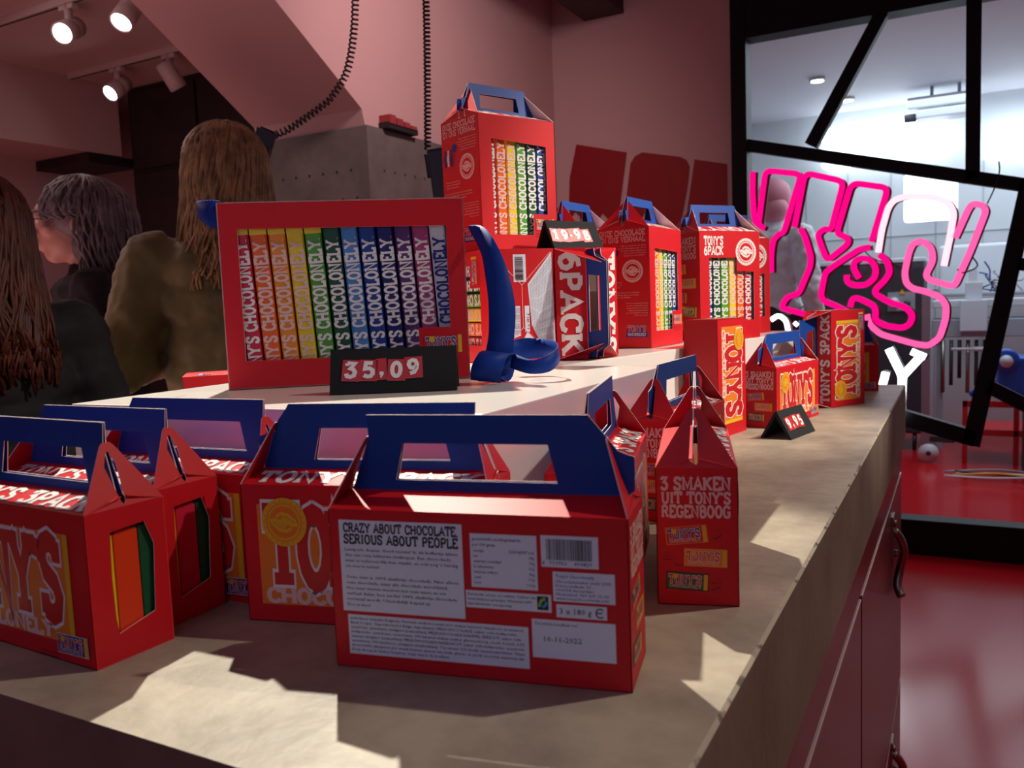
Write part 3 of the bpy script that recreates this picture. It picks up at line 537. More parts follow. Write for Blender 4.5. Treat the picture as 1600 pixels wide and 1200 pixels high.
RIB3 = [((-0.37, 0.691, 1.075), (-0.372, 0.689, 1.061)), ((-0.348, 0.686, 1.069), (-0.349, 0.684, 1.056)), ((-0.336, 0.695, 1.072), (-0.334, 0.694, 1.057)), ((-0.333, 0.712, 1.078), (-0.332, 0.711, 1.063)), ((-0.345, 0.734, 1.083), (-0.342, 0.734, 1.066)), ((-0.371, 0.755, 1.085), (-0.368, 0.754, 1.066)), ((-0.39, 0.75, 1.086), (-0.39, 0.748, 1.064)), ((-0.396, 0.741, 1.084), (-0.396, 0.739, 1.065))]
RIBL = [((-0.626, 0.588, 1.23), (-0.624, 0.585, 1.2)), ((-0.635, 0.583, 1.231), (-0.637, 0.579, 1.208)), ((-0.66, 0.592, 1.233), (-0.66, 0.591, 1.218)), ((-0.691, 0.622, 1.235), (-0.69, 0.621, 1.224)), ((-0.704, 0.649, 1.231), (-0.703, 0.648, 1.221))]
rb = empty('satin_ribbon', (-.41, .70, PT)); 
bpy.context.view_layer.update()
for r in (RIB1, RIB2, RIB3):
    o = ribbon([(Vector(a) - rb.location, Vector(b_) - rb.location) for a, b_ in r], rb) if False else ribbon(r, None); o.parent = rb; o.matrix_parent_inverse = Matrix.Translation(-rb.location)
tag(rb, 'royal blue satin ribbon curling down beside the large twelve-bar box', 'ribbon', 'ribbons of the large box')
o = ribbon(RIBL, None, 'satin_ribbon'); tag(o, 'royal blue satin ribbon loop sticking out at the upper left of the twelve-bar box', 'ribbon', 'ribbons of the large box')

# ------------------------------------------------------------------ price signs
def price_sign(x, y, z, yaw, txt, label, width=.11, hb=.018, ht=.038, wob=.04):
    r = empty('price_sign', (x, y, z), yaw); hw = width / 2; t = .0035; b = MB()
    b.prism([(-hw, -hb, 0), (-hw, -hb + t, 0), (-hw, t * .5, ht - .004), (-hw, 0, ht), (-hw, -t * .4, ht)], (width, 0, 0), SIGNB)
    board = b.build('front_board', r, .0005)
    b = MB(); b.prism([(-hw, hb, 0), (-hw, hb - t, 0), (-hw, .0006, ht - .006), (-hw, .0018, ht - .001)], (width, 0, 0), SIGNB); b.build('back_board', r, .0005)
    f = Fr((0, -hb - .0003, 0), (1, 0, 0), (0, hb - t * .4, ht)); sl = math.hypot(hb, ht); n = len(txt)
    ws = [.009 if c in ',.' else .0155 for c in txt]; tot = sum(ws); u = -tot / 2 - width * .09; rnd = random.Random(len(label)); vm = sl * .5
    for c, w_ in zip(txt, ws):
        a = rnd.uniform(-.09, .09); g = Fr(f(u, vm - .0095 + rnd.uniform(-.001, .001), .0004), f.U * math.cos(a) + f.V * math.sin(a), f.V * math.cos(a) - f.U * math.sin(a))
        tb = MB(); tb.panel(g, [(0, 0), (w_, 0), (w_, .0195), (0, .0195)], [], TILE, TILE, EDGE, .0004)
        if c == ',': disc(tb, g, w_ * .5, .0055, .0020, WHITE, .0004, 14); line(tb, g, [(w_ * .62, .005), (w_ * .38, .0018)], .0016, WHITE)
        elif c == '.': disc(tb, g, w_ * .5, .0085, .0019, WHITE, .0004, 14)
        else: text(tb, g, c, w_ * .5, .0038, .0125, WHITE, .28, .0004, align='c', width=w_ * .62)
        tb.build('number_tile', board); u += w_
    return tag(r, label, 'price sign')
price_sign(-.4385, .5990, PT + .0005, .50, '35,09', 'black tent sign reading 35.09 in front of the large box')
price_sign(-.4620, 1.0400, PT + .0008 + TH + .001, 1.14, '19.98', 'black tent sign reading 19.98 on top of the lying cartons', .088, .020, .040)
price_sign(-.2140, 1.2250, CT + .0005, 1.36, '9,95', 'small black tent sign reading 9.95 at the front of the worktop', .090, .022, .038)

# ------------------------------------------------------------------ worktop, plinth, cabinet
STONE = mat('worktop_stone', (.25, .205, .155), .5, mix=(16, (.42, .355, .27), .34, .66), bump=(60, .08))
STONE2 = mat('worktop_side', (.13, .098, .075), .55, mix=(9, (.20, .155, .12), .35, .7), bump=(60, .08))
EDGEW = mat('worktop_chips', (.42, .36, .27), .7, mix=(45, (.12, .09, .07), .55, .6))
b = MB(); X0, X1, Y0, Y1, ZB = -1.02, -.0987, .2515, 1.925, CT - .112
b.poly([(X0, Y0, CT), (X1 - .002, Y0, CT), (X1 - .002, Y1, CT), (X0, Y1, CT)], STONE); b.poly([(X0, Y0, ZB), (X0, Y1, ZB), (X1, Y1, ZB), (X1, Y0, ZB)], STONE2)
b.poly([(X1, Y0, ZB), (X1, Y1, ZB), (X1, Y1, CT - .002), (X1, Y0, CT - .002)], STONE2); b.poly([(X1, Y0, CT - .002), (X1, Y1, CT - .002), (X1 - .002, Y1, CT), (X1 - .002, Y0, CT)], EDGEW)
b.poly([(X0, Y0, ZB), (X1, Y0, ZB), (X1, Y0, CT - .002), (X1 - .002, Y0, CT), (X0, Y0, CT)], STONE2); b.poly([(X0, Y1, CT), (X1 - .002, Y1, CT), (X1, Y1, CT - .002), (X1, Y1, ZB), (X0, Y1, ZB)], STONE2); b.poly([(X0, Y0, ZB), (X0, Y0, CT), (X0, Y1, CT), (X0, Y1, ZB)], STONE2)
tag(b.build('worktop'), 'thick stone-look worktop with chipped edge carrying all the red cartons', 'worktop')
PLW = mat('plinth_white', (.80, .74, .70), .22, coat=.3)
pl = empty('display_plinth', (-.48, .66, CT)); 
def rel(o, e): o.parent = e; o.matrix_parent_inverse = Matrix.Translation(-e.location); return o
b = MB(); b.prism([(-.692, .463, CT + .0005), (-.281, .479, CT + .0005), (-.281, .868, CT + .0005), (-.692, .868, CT + .0005)], (0, 0, PT - CT - .0005), PLW); rel(b.build('near_block', None, .0012), pl)
b = MB(); b.prism([(-.406, .870, CT + .0005), (-.257, 1.690, CT + .0005), (-.640, 1.760, CT + .0005), (-.690, .870, CT + .0005)], (0, 0, PT - CT - .0005), PLW); rel(b.build('far_block', None, .0012), pl)
tag(pl, 'low glossy white plinth on the worktop under the larger cartons', 'plinth')
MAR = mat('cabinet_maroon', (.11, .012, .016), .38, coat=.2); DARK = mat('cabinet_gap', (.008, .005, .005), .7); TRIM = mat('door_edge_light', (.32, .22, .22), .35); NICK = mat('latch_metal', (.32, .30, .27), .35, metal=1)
cb = empty('base_cabinet', (-.56, 1.08, 0))
b = MB(); b.box(-.98, -.118, .30, 1.895, .06, ZB, MAR); b.box(-.95, -.15, .33, 1.87, 0, .06, DARK); rel(b.build('cabinet_body', None, .001), cb)
for (ya, yb) in ((.30, 1.085), (1.098, 1.895)):
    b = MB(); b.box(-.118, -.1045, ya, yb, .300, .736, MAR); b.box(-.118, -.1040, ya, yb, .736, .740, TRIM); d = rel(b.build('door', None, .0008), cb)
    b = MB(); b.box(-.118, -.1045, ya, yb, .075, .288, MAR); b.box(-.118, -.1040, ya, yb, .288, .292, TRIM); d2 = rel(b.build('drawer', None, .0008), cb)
    yh = ya + (yb - ya) * .66 + (0 if ya > 1 else 0)
    for dd, zz, s in (((d, .685, 1), (d2, .262, .8)) if ya > 1 else ()):
        h = MB(); h.box(-.1045, -.101, yh - .020, yh + .020, zz - .060 * s, zz + .030, NICK)
        h.tube(smooth_path([(-.101, yh, zz), (-.092, yh + .008, zz - .012), (-.085, yh + .016, zz - .040 * s), (-.092, yh + .022, zz - .075 * s), (-.096, yh + .014, zz - .105 * s), (-.088, yh + .004, zz - .122 * s)]), .0075, NICK, 8)
        h.tube([(-.101, yh - .014, zz + .018), (-.096, yh - .014, zz + .018)], .006, NICK, 10); h.tube([(-.101, yh + .014, zz - .045 * s), (-.096, yh + .014, zz - .045 * s)], .006, NICK, 10)
        hh = h.build('latch_handle'); hh.parent = dd
b = MB(); b.box(-.118, -.1045, .30, 1.895, .748, ZB - .001, MAR); rel(b.build('frieze_rail', None, .0008), cb)
tag(cb, 'maroon base cabinet with metal latch handles under the stone-look worktop', 'cabinet')

# ------------------------------------------------------------------ room
def struct(mb, name, bevel=0): return tag(mb.build(name, None, bevel), kind='structure')
YG = 3.879; ZC = 2.60
FLR = mat('floor_red', (.50, .008, .014), .19, spec=.24, bump=(2.2, .05)); PINKWALL = mat('wall_plaster', (.62, .42, .41), .75, bump=(40, .03)); CEIL = mat('ceiling_plaster', (.60, .45, .43), .8)
CONC = mat('block_grey', (.125, .117, .107), .8, mix=(6, (.18, .168, .155), .4, .65)); BLK = mat('steel_black', (.006, .006, .007), .5, spec=.2); LABW = mat('lab_white', (.62, .66, .70), .6)
b = MB(); b.poly([(-6, -2.6, 0), (3, -2.6, 0), (3, 7.8, 0), (-6, 7.8, 0)], FLR); struct(b, 'floor')
b = MB(); b.box(-6, 3, -2.6, YG, ZC, ZC + .1, CEIL); struct(b, 'ceiling')
b = MB(); b.box(-1.788, -.905, YG, YG + .12, 0, ZC, PINKWALL); struct(b, 'wall_back')
b = MB(); b.prism([(-1.788, 2.345, 1.7455), (-1.788, 2.331, 1.797), (-1.788, 1.056, ZC), (-1.788, YG, ZC), (-1.788, YG, 1.7455)], (-.492, 0, 0), PINKWALL); struct(b, 'wall_stair_soffit')
b = MB(); b.box(-2.28, -1.789, 3.2, YG, 0, 1.7455, PINKWALL); struct(b, 'wall_stair_base')
b = MB(); b.box(-5.4, -5.3, -2.6, 4.3, 0, ZC, PINKWALL); struct(b, 'wall_left')
b = MB(); b.box(-5.3, -4.78, -2.6, 3.70, 2.165, ZC, PINKWALL); struct(b, 'trim_1')
b = MB(); b.box(-5.3, -1.79, 4.25, 4.35, 0, ZC, PINKWALL); struct(b, 'wall_back_left')
b = MB(); b.box(3, 3.1, -2.6, 7.8, 0, ZC, PINKWALL); struct(b, 'wall_right')
b = MB(); b.box(-6, 3, -2.7, -2.6, 0, ZC, PINKWALL); struct(b, 'wall_front')
b = MB(); b.box(-1.610, -1.410, 2.6, YG - .001, 2.463, ZC - .001, mat('beam_dark', (.055, .032, .030), .7)); struct(b, 'trim_2')
# grey perforated block
gb = empty('perforated_cabinet', (-2.3, 2.8, 0)); b = MB(); b.box(-2.50, -1.772, 2.335, 3.19, 0, 1.744, CONC); rel(b.build('cabinet_body', None, .003), gb)
b = MB(); HOLE = mat('hole_dark', (.03, .025, .025), .9)
for iz in range(12):
    for iy in range(13):
        f = Fr((-1.772, 2.42 + iy * .062, 1.60 - iz * .095), (0, 1, 0), (0, 0, 1)); disc(b, f, (.02 if iz % 2 else 0), 0, .0055, HOLE, .0006, 10)
    for ix in range(10):
        f = Fr((-1.85 - ix * .062, 2.335, 1.60 - iz * .095), (1, 0, 0), (0, 0, 1)); disc(b, f, (.02 if iz % 2 else 0), 0, .0055, HOLE, .0006, 10)
rel(b.build('perforation'), gb); gb.children[-1]['kind'] = 'stuff'
tag(gb, 'tall grey block with small holes in rows under the slanted pink soffit', 'cabinet')
sb = empty('bar_display', (-1.82, 2.52, 1.7445)); b = MB(); b.box(-1.787, -1.745, 2.42, 2.60, 1.7445, 1.765, BLACK); rel(b.build('tray'), sb)
b = MB()
for k in range(4): b.box(-1.787, -1.740, 2.425 + k * .043, 2.460 + k * .043, 1.760, 1.790 - k * .006, mat('bar_pinkred', (.34, .04, .045), .5))
rel(b.build('bar_wrapper'), sb); tag(sb, 'small black tray of red bars on top of the grey block', 'tray')
# dark tall shelving
dk = empty('tall_cupboard', (-3.5, 3.95, 0)); DW = mat('cupboard_dark', (.018, .012, .011), .55, mix=(9, (.026, .016, .014), .4, .6))
b = MB(); b.box(-4.76, -2.285, 3.76, 4.2, 0, 2.598, DW); rel(b.build('cupboard_body', None, .004), dk)
for k in range(4): b = MB(); b.box(-4.72 + k * .61, -4.72 + k * .61 + .585, 3.738, 3.76, .1, 2.05, DW); rel(b.build('door', None, .003), dk)
for k in range(4): b = MB(); b.box(-4.72 + k * .61, -4.72 + k * .61 + .585, 3.738, 3.76, 2.08, 2.56, DW); rel(b.build('upper_door', None, .003), dk)
tag(dk, 'tall near-black cupboard against the back under the ceiling tracks', 'cupboard')
b = MB(); b.box(-5.298, -4.77, 3.45, 3.80, 2.100, 2.160, DW); tag(b.build('wall_shelf', None, .003), 'dark wall shelf left of the tall cupboard', 'shelf')
# wall lettering
LR = mat('letter_red', (.30, .001, .004), .5)
wl = empty('wall_lettering', (-1.3, 3.87, 1.6)); yl = 3.874
for pts in ([(-1.672, 1.890), (-1.412, 1.821), (-1.450, 1.594), (-1.475, 1.480), (-1.50, 1.44), (-1.52, 1.52), (-1.545, 1.545), (-1.575, 1.50), (-1.58, 1.42), (-1.66, 1.44), (-1.665, 1.54), (-1.69, 1.565), (-1.715, 1.53), (-1.722, 1.60), (-1.714, 1.731)],
            [(-1.395, 1.766), (-1.372, 1.798), (-1.334, 1.812), (-1.151, 1.770), (-1.122, 1.752), (-1.108, 1.720), (-1.118, 1.638), (-1.154, 1.466), (-1.20, 1.30), (-1.38, 1.30), (-1.431, 1.540)],
            [(-1.084, 1.751), (-.936, 1.713), (-.936, 1.30), (-1.16, 1.30), (-1.123, 1.526)]):
    b = MB(); b.prism([(p[0], yl, p[1]) for p in pts], (0, .004, 0), LR); rel(b.build('letter'), wl)
tag(wl, 'three huge dark red letter shapes on the pink back wall', 'lettering')

# ------------------------------------------------------------------ glass partition
def bar2(p, q, wd, y0=YG - .03, y1=YG + .03, ext=0):
    p = Vector((p[0], 0, p[1])); q = Vector((q[0], 0, q[1])); d = (q - p).normalized(); n = Vector((-d.z, 0, d.x)) * wd / 2; p = p - d * ext; q = q + d * ext
    b = MB(); b.prism([v + Vector((0, y0, 0)) for v in (p + n, q + n, q - n, p - n)], (0, y1 - y0, 0), BLK); return b
b = MB(); b.box(-.905, -.838, YG - .05, YG + .06, 0, ZC, BLK); b.box(-.838, 3, YG - .05, YG + .06, 2.235, ZC, BLK); b.box(-.838, 3, YG - .05, YG + .05, 0, .150, BLK); struct(b, 'window_1', .003)
for p, q, wd in (((-.29, 2.25), (-.572, 1.75), .050), ((-.86, 1.788), (1.6, 1.138), .048), ((.036, 2.24), (.040, 1.54), .050), ((-.86, .775), (.060, .500), .062), ((.045, .475), (.235, 1.520), .062), ((.105, .715), (1.10, .15), .050), ((.20, 1.20), (1.3, .95), .045), ((1.0, 2.24), (.75, 1.36), .05)):
    o = bar2(p, q, wd).build('window_bar', None, .002); tag(o, kind='structure'); o.name = 'trim_3'
def glass_mat():
    m = bpy.data.materials.new('pane_glass'); m.use_nodes = True; nt = m.node_tree; nt.nodes.clear(); out = nt.nodes.new('ShaderNodeOutputMaterial')
    mx = nt.nodes.new('ShaderNodeMixShader'); t = nt.nodes.new('ShaderNodeBsdfTransparent'); g = nt.nodes.new('ShaderNodeBsdfGlossy'); f = nt.nodes.new('ShaderNodeFresnel')
    f.inputs['IOR'].default_value = 1.5; g.inputs['Roughness'].default_value = .01; t.inputs['Color'].default_value = (.93, .95, .96, 1)
    nt.links.new(f.outputs[0], mx.inputs[0]); nt.links.new(t.outputs[0], mx.inputs[1]); nt.links.new(g.outputs[0], mx.inputs[2]); nt.links.new(mx.outputs[0], out.inputs[0]); return m
GLS = glass_mat(); b = MB(); b.poly([(-.84, YG, .148), (3, YG, .148), (3, YG, 2.237), (-.84, YG, 2.237)], GLS); struct(b, 'window_2')

# ------------------------------------------------------------------ neon
def emis(name, c, s):
    m = bpy.data.materials.new(name); m.use_nodes = True; nt = m.node_tree; nt.nodes.clear(); e = nt.nodes.new('ShaderNodeEmission'); o = nt.nodes.new('ShaderNodeOutputMaterial')
    e.inputs[0].default_value = (*c, 1); e.inputs[1].default_value = s; nt.links.new(e.outputs[0], o.inputs[0]); return m
NP = emis('neon_magenta', (1, .002, .22), 1.15); NL = emis('neon_pink', (1, .10, .34), 1.35); NW = emis('neon_rose_white', (1, .55, .62), 1.6); NX = emis('neon_white', (.9, .95, 1), 7)
NB = mat('neon_backing', (.10, .01, .03), .5)
N_t = [ (-0.812, 1.660), (-0.815, 1.573), (-0.810, 1.463), (-0.794, 1.416) ]
N_a = [ (-0.765, 1.409), (-0.791, 1.427), (-0.760, 1.646), (-0.746, 1.657), (-0.625, 1.632), (-0.613, 1.617), (-0.683, 1.385), (-0.705, 1.380), (-0.728, 1.357), (-0.737, 1.299), (-0.739, 1.215) ]
N_b = [ (-0.638, 1.404), (-0.596, 1.616), (-0.578, 1.627), (-0.452, 1.585), (-0.441, 1.567), (-0.489, 1.382), (-0.516, 1.389), (-0.542, 1.368), (-0.534, 1.335), (-0.509, 1.264), (-0.493, 1.261), (-0.422, 1.317), (-0.419, 1.343), (-0.460, 1.362), (-0.462, 1.382), (-0.411, 1.556), (-0.389, 1.567), (-0.280, 1.540), (-0.271, 1.523), (-0.329, 1.321) ]
N_c = [ (-0.613, 1.398), (-0.595, 1.364), (-0.570, 1.272), (-0.574, 1.231), (-0.623, 1.115), (-0.671, 1.106), (-0.698, 1.059), (-0.593, 1.026), (-0.522, 1.006) ]
N_d = [ (-0.334, 1.299), (-0.374, 1.295), (-0.473, 1.233), (-0.513, 1.203), (-0.531, 1.107), (-0.520, 1.082), (-0.479, 1.064), (-0.413, 1.027) ]
N_e = [ (-0.377, 1.172), (-0.398, 1.213), (-0.398, 1.241), (-0.375, 1.256), (-0.337, 1.251), (-0.312, 1.216), (-0.314, 1.173), (-0.349, 1.142), (-0.402, 1.143), (-0.426, 1.162), (-0.425, 1.189) ]
N_f = [ (-0.300, 1.267), (-0.268, 1.238), (-0.258, 1.190), (-0.277, 1.159), (-0.317, 1.119), (-0.310, 1.100), (-0.264, 1.069), (-0.199, 1.045), (-0.171, 1.012), (-0.182, 0.973), (-0.211, 0.958), (-0.277, 0.970), (-0.315, 0.994), (-0.312, 1.039), (-0.324, 1.058), (-0.383, 1.090), (-0.404, 1.087), (-0.412, 1.052) ]
N_g = [ (-0.303, 1.275), (-0.290, 1.365), (-0.267, 1.454), (-0.245, 1.485), (-0.201, 1.496), (-0.144, 1.491), (-0.089, 1.481), (-0.044, 1.457), (-0.025, 1.414), (-0.038, 1.323), (-0.059, 1.206) ]
N_h = [ (-0.020, 1.315), (0.026, 1.428), (0.040, 1.445), (0.074, 1.436), (0.086, 1.412), (0.036, 1.265), (-0.018, 1.129), (-0.032, 1.124), (-0.114, 1.154), (-0.125, 1.175), (-0.099, 1.228), (-0.104, 1.280), (-0.136, 1.311), (-0.171, 1.306), (-0.187, 1.270), (-0.203, 1.187), (-0.198, 1.146), (-0.176, 1.121), (-0.121, 1.105), (-0.070, 1.081), (-0.049, 1.046), (-0.051, 0.993), (-0.072, 0.916), (-0.112, 0.883), (-0.162, 0.892), (-0.293, 0.934), (-0.336, 0.975), (-0.347, 1.019) ]
W_y1 = [ (-0.261, 0.873), (-0.209, 0.757), (-0.216, 0.590) ]
W_y2 = [ (-0.138, 0.843), (-0.209, 0.757) ]
W_y3 = [ (-0.176, 0.861), (-0.123, 0.837) ]
W_i = [ (-0.273, 0.773), (-0.297, 0.670) ]
W_o = [ (-0.740, 1.006), (-0.709, 1.027), (-0.676, 1.004), (-0.666, 0.947), (-0.683, 0.877) ]
W_p = [ (-0.641, 0.992), (-0.617, 0.969), (-0.601, 0.918) ]
def rounded(P, r=.018):
    out = [Vector(P[0])]
    for i in range(1, len(P) - 1):
        a, p, c = Vector(P[i - 1]), Vector(P[i]), Vector(P[i + 1]); da = (a - p); dc = (c - p); ra = min(r, da.length * .4); rc = min(r, dc.length * .4)
        A_ = p + da.normalized() * ra; C_ = p + dc.normalized() * rc
        for t in (0, .33, .66, 1): out.append(A_ * (1 - t) ** 2 + p * 2 * t * (1 - t) + C_ * t * t)
    out.append(Vector(P[-1])); return out
YN = 3.83
def neon(name, groups, label):
    r = empty(name, (groups[0][0][0][0], YN, 1.2))
    for P, m, rad in groups:
        b = MB(); b.tube([(p.x, YN, p.y) for p in rounded(P)], rad, m, 8); rel(b.build('glass_tube'), r)
        if rad < .015: b = MB(); b.tube([(p.x + .010, YN + .020, p.y - .002) for p in rounded(P)], rad * .9, NB, 6); rel(b.build('backing'), r)
    return tag(r, label, 'neon sign')
neon('neon_sign', [(N_t, NP, .0125), (N_a, NP, .0125), (N_b, NP, .0125), (N_c, NP, .0125), (N_d, NP, .0125), (N_e, NP, .0125), (N_f, NP, .0125), (N_g, NW, .0125), (N_h, NL, .0125)], 'large pink neon lettering hanging in front of the glass partition')
neon('neon_sign', [(W_y1, NX, .016), (W_y2, NX, .016), (W_y3, NX, .013), (W_i, NX, .015), (W_o, NX, .010), (W_p, NX, .008)], 'white neon letters below the pink neon lettering')
b = MB(); b.tube(smooth_path([(.09, YN, 1.44), (.115, YN, 1.50), (.13, YN, 1.56), (.128, YN + .02, 1.60)]), .003, BLACK, 6); tag(b.build('neon_cable'), 'thin black cable from the glass bar to the right end of the neon', 'cable')
b = MB(); b.tube(smooth_path([(-.01, YN, 1.19), (.01, YN - .01, 1.175), (.06, YN, 1.20), (.03, YN + .01, 1.25)]), .003, BLACK, 6); b.tube(smooth_path([(-.36, YN, 1.29), (-.32, YN, 1.25), (-.24, YN, 1.22), (-.19, YN, 1.19)]), .0025, BLACK, 6); tag(b.build('neon_cable'), 'thin black cable strung behind the middle of the pink neon', 'cable')

# ------------------------------------------------------------------ laboratory behind the glass
b = MB(); b.box(-6, 3, 7.62, 7.72, 0, ZC, LABW)
SEAM = mat('seam_grey', (.40, .43, .46), .6)
for k in range(14): b.box(-1.5 + k * .33, -1.494 + k * .33, 7.612, 7.62, 0, 2.1, SEAM)
for z in (1.55, 1.1): b.box(-1.6, 3, 7.612, 7.62, z, z + .006, SEAM)
struct(b, 'wall_laboratory_back')
b = MB(); b.box(-1.75, -1.65, YG + .12, 7.62, 0, ZC, LABW); struct(b, 'wall_laboratory_left')
b = MB(); b.box(-6, 3, YG, 7.8, ZC, ZC + .1, mat('lab_ceiling', (.60, .60, .66), .7)); struct(b, 'ceiling_laboratory')
LABGLOW = emis('lab_glow', (.82, .93, 1), 4.5); DNL = emis('downlight_glow', (1, .95, .9), 12)
b = MB(); b.box(-1.02, -.10, 7.45, 7.60, 2.14, 2.46, LABGLOW); tag(b.build('glow_panel', None, .01), 'broad glowing white panel standing in for the lit upper far wall behind glass', 'lamp')  # emissive panel put where the far wall is brightly lit
b = MB(); b.box(-.33, -.02, 6.1, 6.16, 1.55, 1.86, LABGLOW); b.box(-.20, -.15, 6.16, 7.62, 1.72, 1.76, LABW); tag(b.build('glare_square', None, .02), 'square white glow standing in for glare on the glass, behind the pink neon', 'lamp')  # glowing square added to draw a glare on the glass
b = MB(); b.box(.16, .95, 7.45, 7.60, 2.08, 2.30, LABGLOW); tag(b.build('glow_panel', None, .01), 'second blazing light panel at the far right behind the vertical bar', 'lamp')
for (x, y, l) in ((-.890, 6.306, 'left'), (-.781, 7.086, 'right'), (.40, 6.4, 'far right')):
    r = empty('ceiling_downlight', (x, y, ZC - .02)); b = MB(); b.lathe([(.055, 0), (.055, .02), (.045, .02)], LABW, 20); b.build('bezel', r); b = MB(); b.lathe([(.042, -.004), (.042, .0)], DNL, 20); b.build('lens', r)
    tag(r, 'round ceiling downlight behind the glass, %s of the diagonal bar' % l, 'ceiling light')
ap = empty('ceiling_unit', (-.15, 7.2, 2.4)); GM = mat('machine_grey', (.34, .37, .42), .45); GD = mat('machine_dark', (.035, .035, .045), .5); WM = mat('machine_white', (.66, .70, .76), .4)
b = MB(); b.box(-.36, .04, 7.0, 7.25, 2.44, 2.52, WM); b.box(-.30, .04, 6.98, 7.2, 2.36, 2.42, WM); rel(b.build('housing', None, .01), ap); b = MB(); b.tube([(-.38, 7.05, 2.38), (-.30, 7.05, 2.38)], .03, GD, 12); b.tube([(-.2, 7.1, 2.52), (-.2, 7.1, 2.6)], .012, GM, 8); b.tube([(-.02, 7.1, 2.52), (-.02, 7.1, 2.6)], .012, GM, 8); rel(b.build('motor'), ap); tag(ap, 'pale unit with cylinder hung from the ceiling behind the glass', 'machine')
cbn = empty('machine_housing', (-.6, 6.6, 0)); b = MB(); b.box(-1.05, -.215, 6.35, 6.9, .12, 1.30, GD); rel(b.build('housing', None, .015), cbn); b = MB(); b.box(-1.06, -.205, 6.34, 6.91, 1.30, 1.33, WM); rel(b.build('top_panel', None, .006), cbn)
b = MB(); b.box(-.44, -.27, 6.33, 6.35, .97, 1.10, GM); b.tube([(-.40, 6.33, 1.03), (-.40, 6.31, 1.03)], .035, WM, 14); b.tube([(-.32, 6.33, 1.02), (-.32, 6.31, 1.02)], .022, GD, 14); b.prism([(-.37, 6.325, 1.085), (-.33, 6.325, 1.085), (-.35, 6.325, 1.12)], (0, .004, 0), YEL); rel(b.build('inspection_window'), cbn)
for x in (-1.0, -.27):
    b = MB(); b.tube([(x - .012, 6.4, .06), (x + .012, 6.4, .06)], .06, BLACK, 16); rel(b.build('wheel'), cbn)
tag(cbn, 'large dark machine housing with pale top behind the pink neon', 'machine')
mc = empty('filling_machine', (.3, 6.5, 0))
b = MB(); b.box(-.17, 1.4, 6.42, 6.85, .78, .90, GM); b.box(-.17, 1.4, 6.46, 6.8, .98, 1.03, WM); rel(b.build('bed', None, .006), mc)
b = MB(); b.box(.0, .16, 6.36, 6.5, .82, 1.03, WM); b.box(.03, .13, 6.4, 6.52, 1.03, 1.15, WM); b.box(.05, .10, 6.42, 6.5, 1.15, 1.24, WM); rel(b.build('control_box', None, .006), mc)
b = MB(); b.box(-.14, 1.2, 6.9, 7.2, 1.05, 1.42, WM); rel(b.build('hopper', None, .02), mc)
b = MB(); rnd = random.Random(11)
for k in range(10):
    x = .16 + rnd.random() * .2; P = [(x, 6.45, 1.08)]
    for j in range(4): P.append((P[-1][0] + rnd.uniform(-.05, .05), 6.45 + rnd.uniform(-.04, .04), P[-1][2] + rnd.uniform(0, .06)))
    b.tube(smooth_path(P), .005, rnd.choice((WM, NICK, BLUE)), 6)
rel(b.build('pipework'), mc); mc.children[-1]['kind'] = 'stuff'
b = MB()
for k in range(6): b.tube([(-.1 + k * .05, 6.44, .76), (-.1 + k * .05, 6.44, .40 + .05 * (k % 3))], .012, (NICK, GD, BLACK)[k % 3], 8)
b.tube([(-.05, 6.40, .70), (.10, 6.40, .70)], .010, WM, 10); b.tube([(.08, 6.40, .70), (.14, 6.40, .70)], .016, WM, 10); rel(b.build('underside_pipes'), mc)
b = MB()
for x in (-.14, .6, 1.3): b.box(x, x + .04, 6.46, 6.5, 0, .78, GM)
rel(b.build('leg'), mc); tag(mc, 'grey and white filling machine with pipes behind the diagonal black bar', 'machine')
bm = empty('blue_motor', (.28, 5.7, .6)); BM = mat('motor_blue', (.01, .07, .45), .4)
b = MB(); b.box(.20, .60, 5.62, 5.9, .45, .70, BM); b.tube([(.24, 5.61, .68), (.24, 5.70, .68)], .07, BM, 20); rel(b.build('housing', None, .015), bm); b = MB(); b.tube([(.24, 5.58, .68), (.24, 5.61, .68)], .035, WM, 16); rel(b.build('hub'), bm)
b = MB(); b.box(.34, .58, 5.64, 5.88, 0.001, .45, GD); rel(b.build('stand', None, .005), bm); tag(bm, 'blue motor with round hub at the right edge behind glass', 'machine')
ct = empty('wheeled_trolley', (-.18, 5.96, 0)); POST = mat('post_mauve', (.30, .20, .24), .5)
b = MB(); b.box(-.215, -.165, 5.95, 5.99, .13, 1.10, POST); rel(b.build('post', None, .004), ct); b = MB(); b.box(-.215, -.02, 5.96, 6.0, .13, .17, GD); rel(b.build('rail', None, .004), ct)
WH = mat('caster_white', (.66, .62, .68), .4); b = MB(); b.tube([(-.17, 5.93, .062), (-.17, 5.96, .062)], .060, WH, 24); b.tube([(-.17, 5.925, .062), (-.17, 5.965, .062)], .016, GD, 12); rel(b.build('caster_wheel'), ct); b = MB(); b.prism([(-.225, 5.945, .135), (-.15, 5.945, .135), (-.155, 5.945, .06), (-.185, 5.945, .06)], (0, -.006, 0), mat('caster_fork', (.35, .12, .12), .4)); rel(b.build('caster_fork'), ct)
tag(ct, 'trolley with mauve post and white caster on the red floor behind glass', 'trolley')
b = MB(); b.box(.02, 1.2, 5.98, 6.4, .18, .22, ARTRED); b.box(.02, .05, 5.98, 6.0, .0, .4, ARTRED); b.box(.02, 1.2, 5.98, 6.0, .36, .40, ARTRED); b.box(.3, .33, 5.98, 6.0, 0, .4, ARTRED); b.tube([(.06, 5.97, .44), (.26, 5.97, .56)], .018, BLUE, 8); tag(b.build('red_frame', None, .003), 'low red metal frame with a blue bar behind the partition', 'frame')
b = MB(); rnd = random.Random(4)
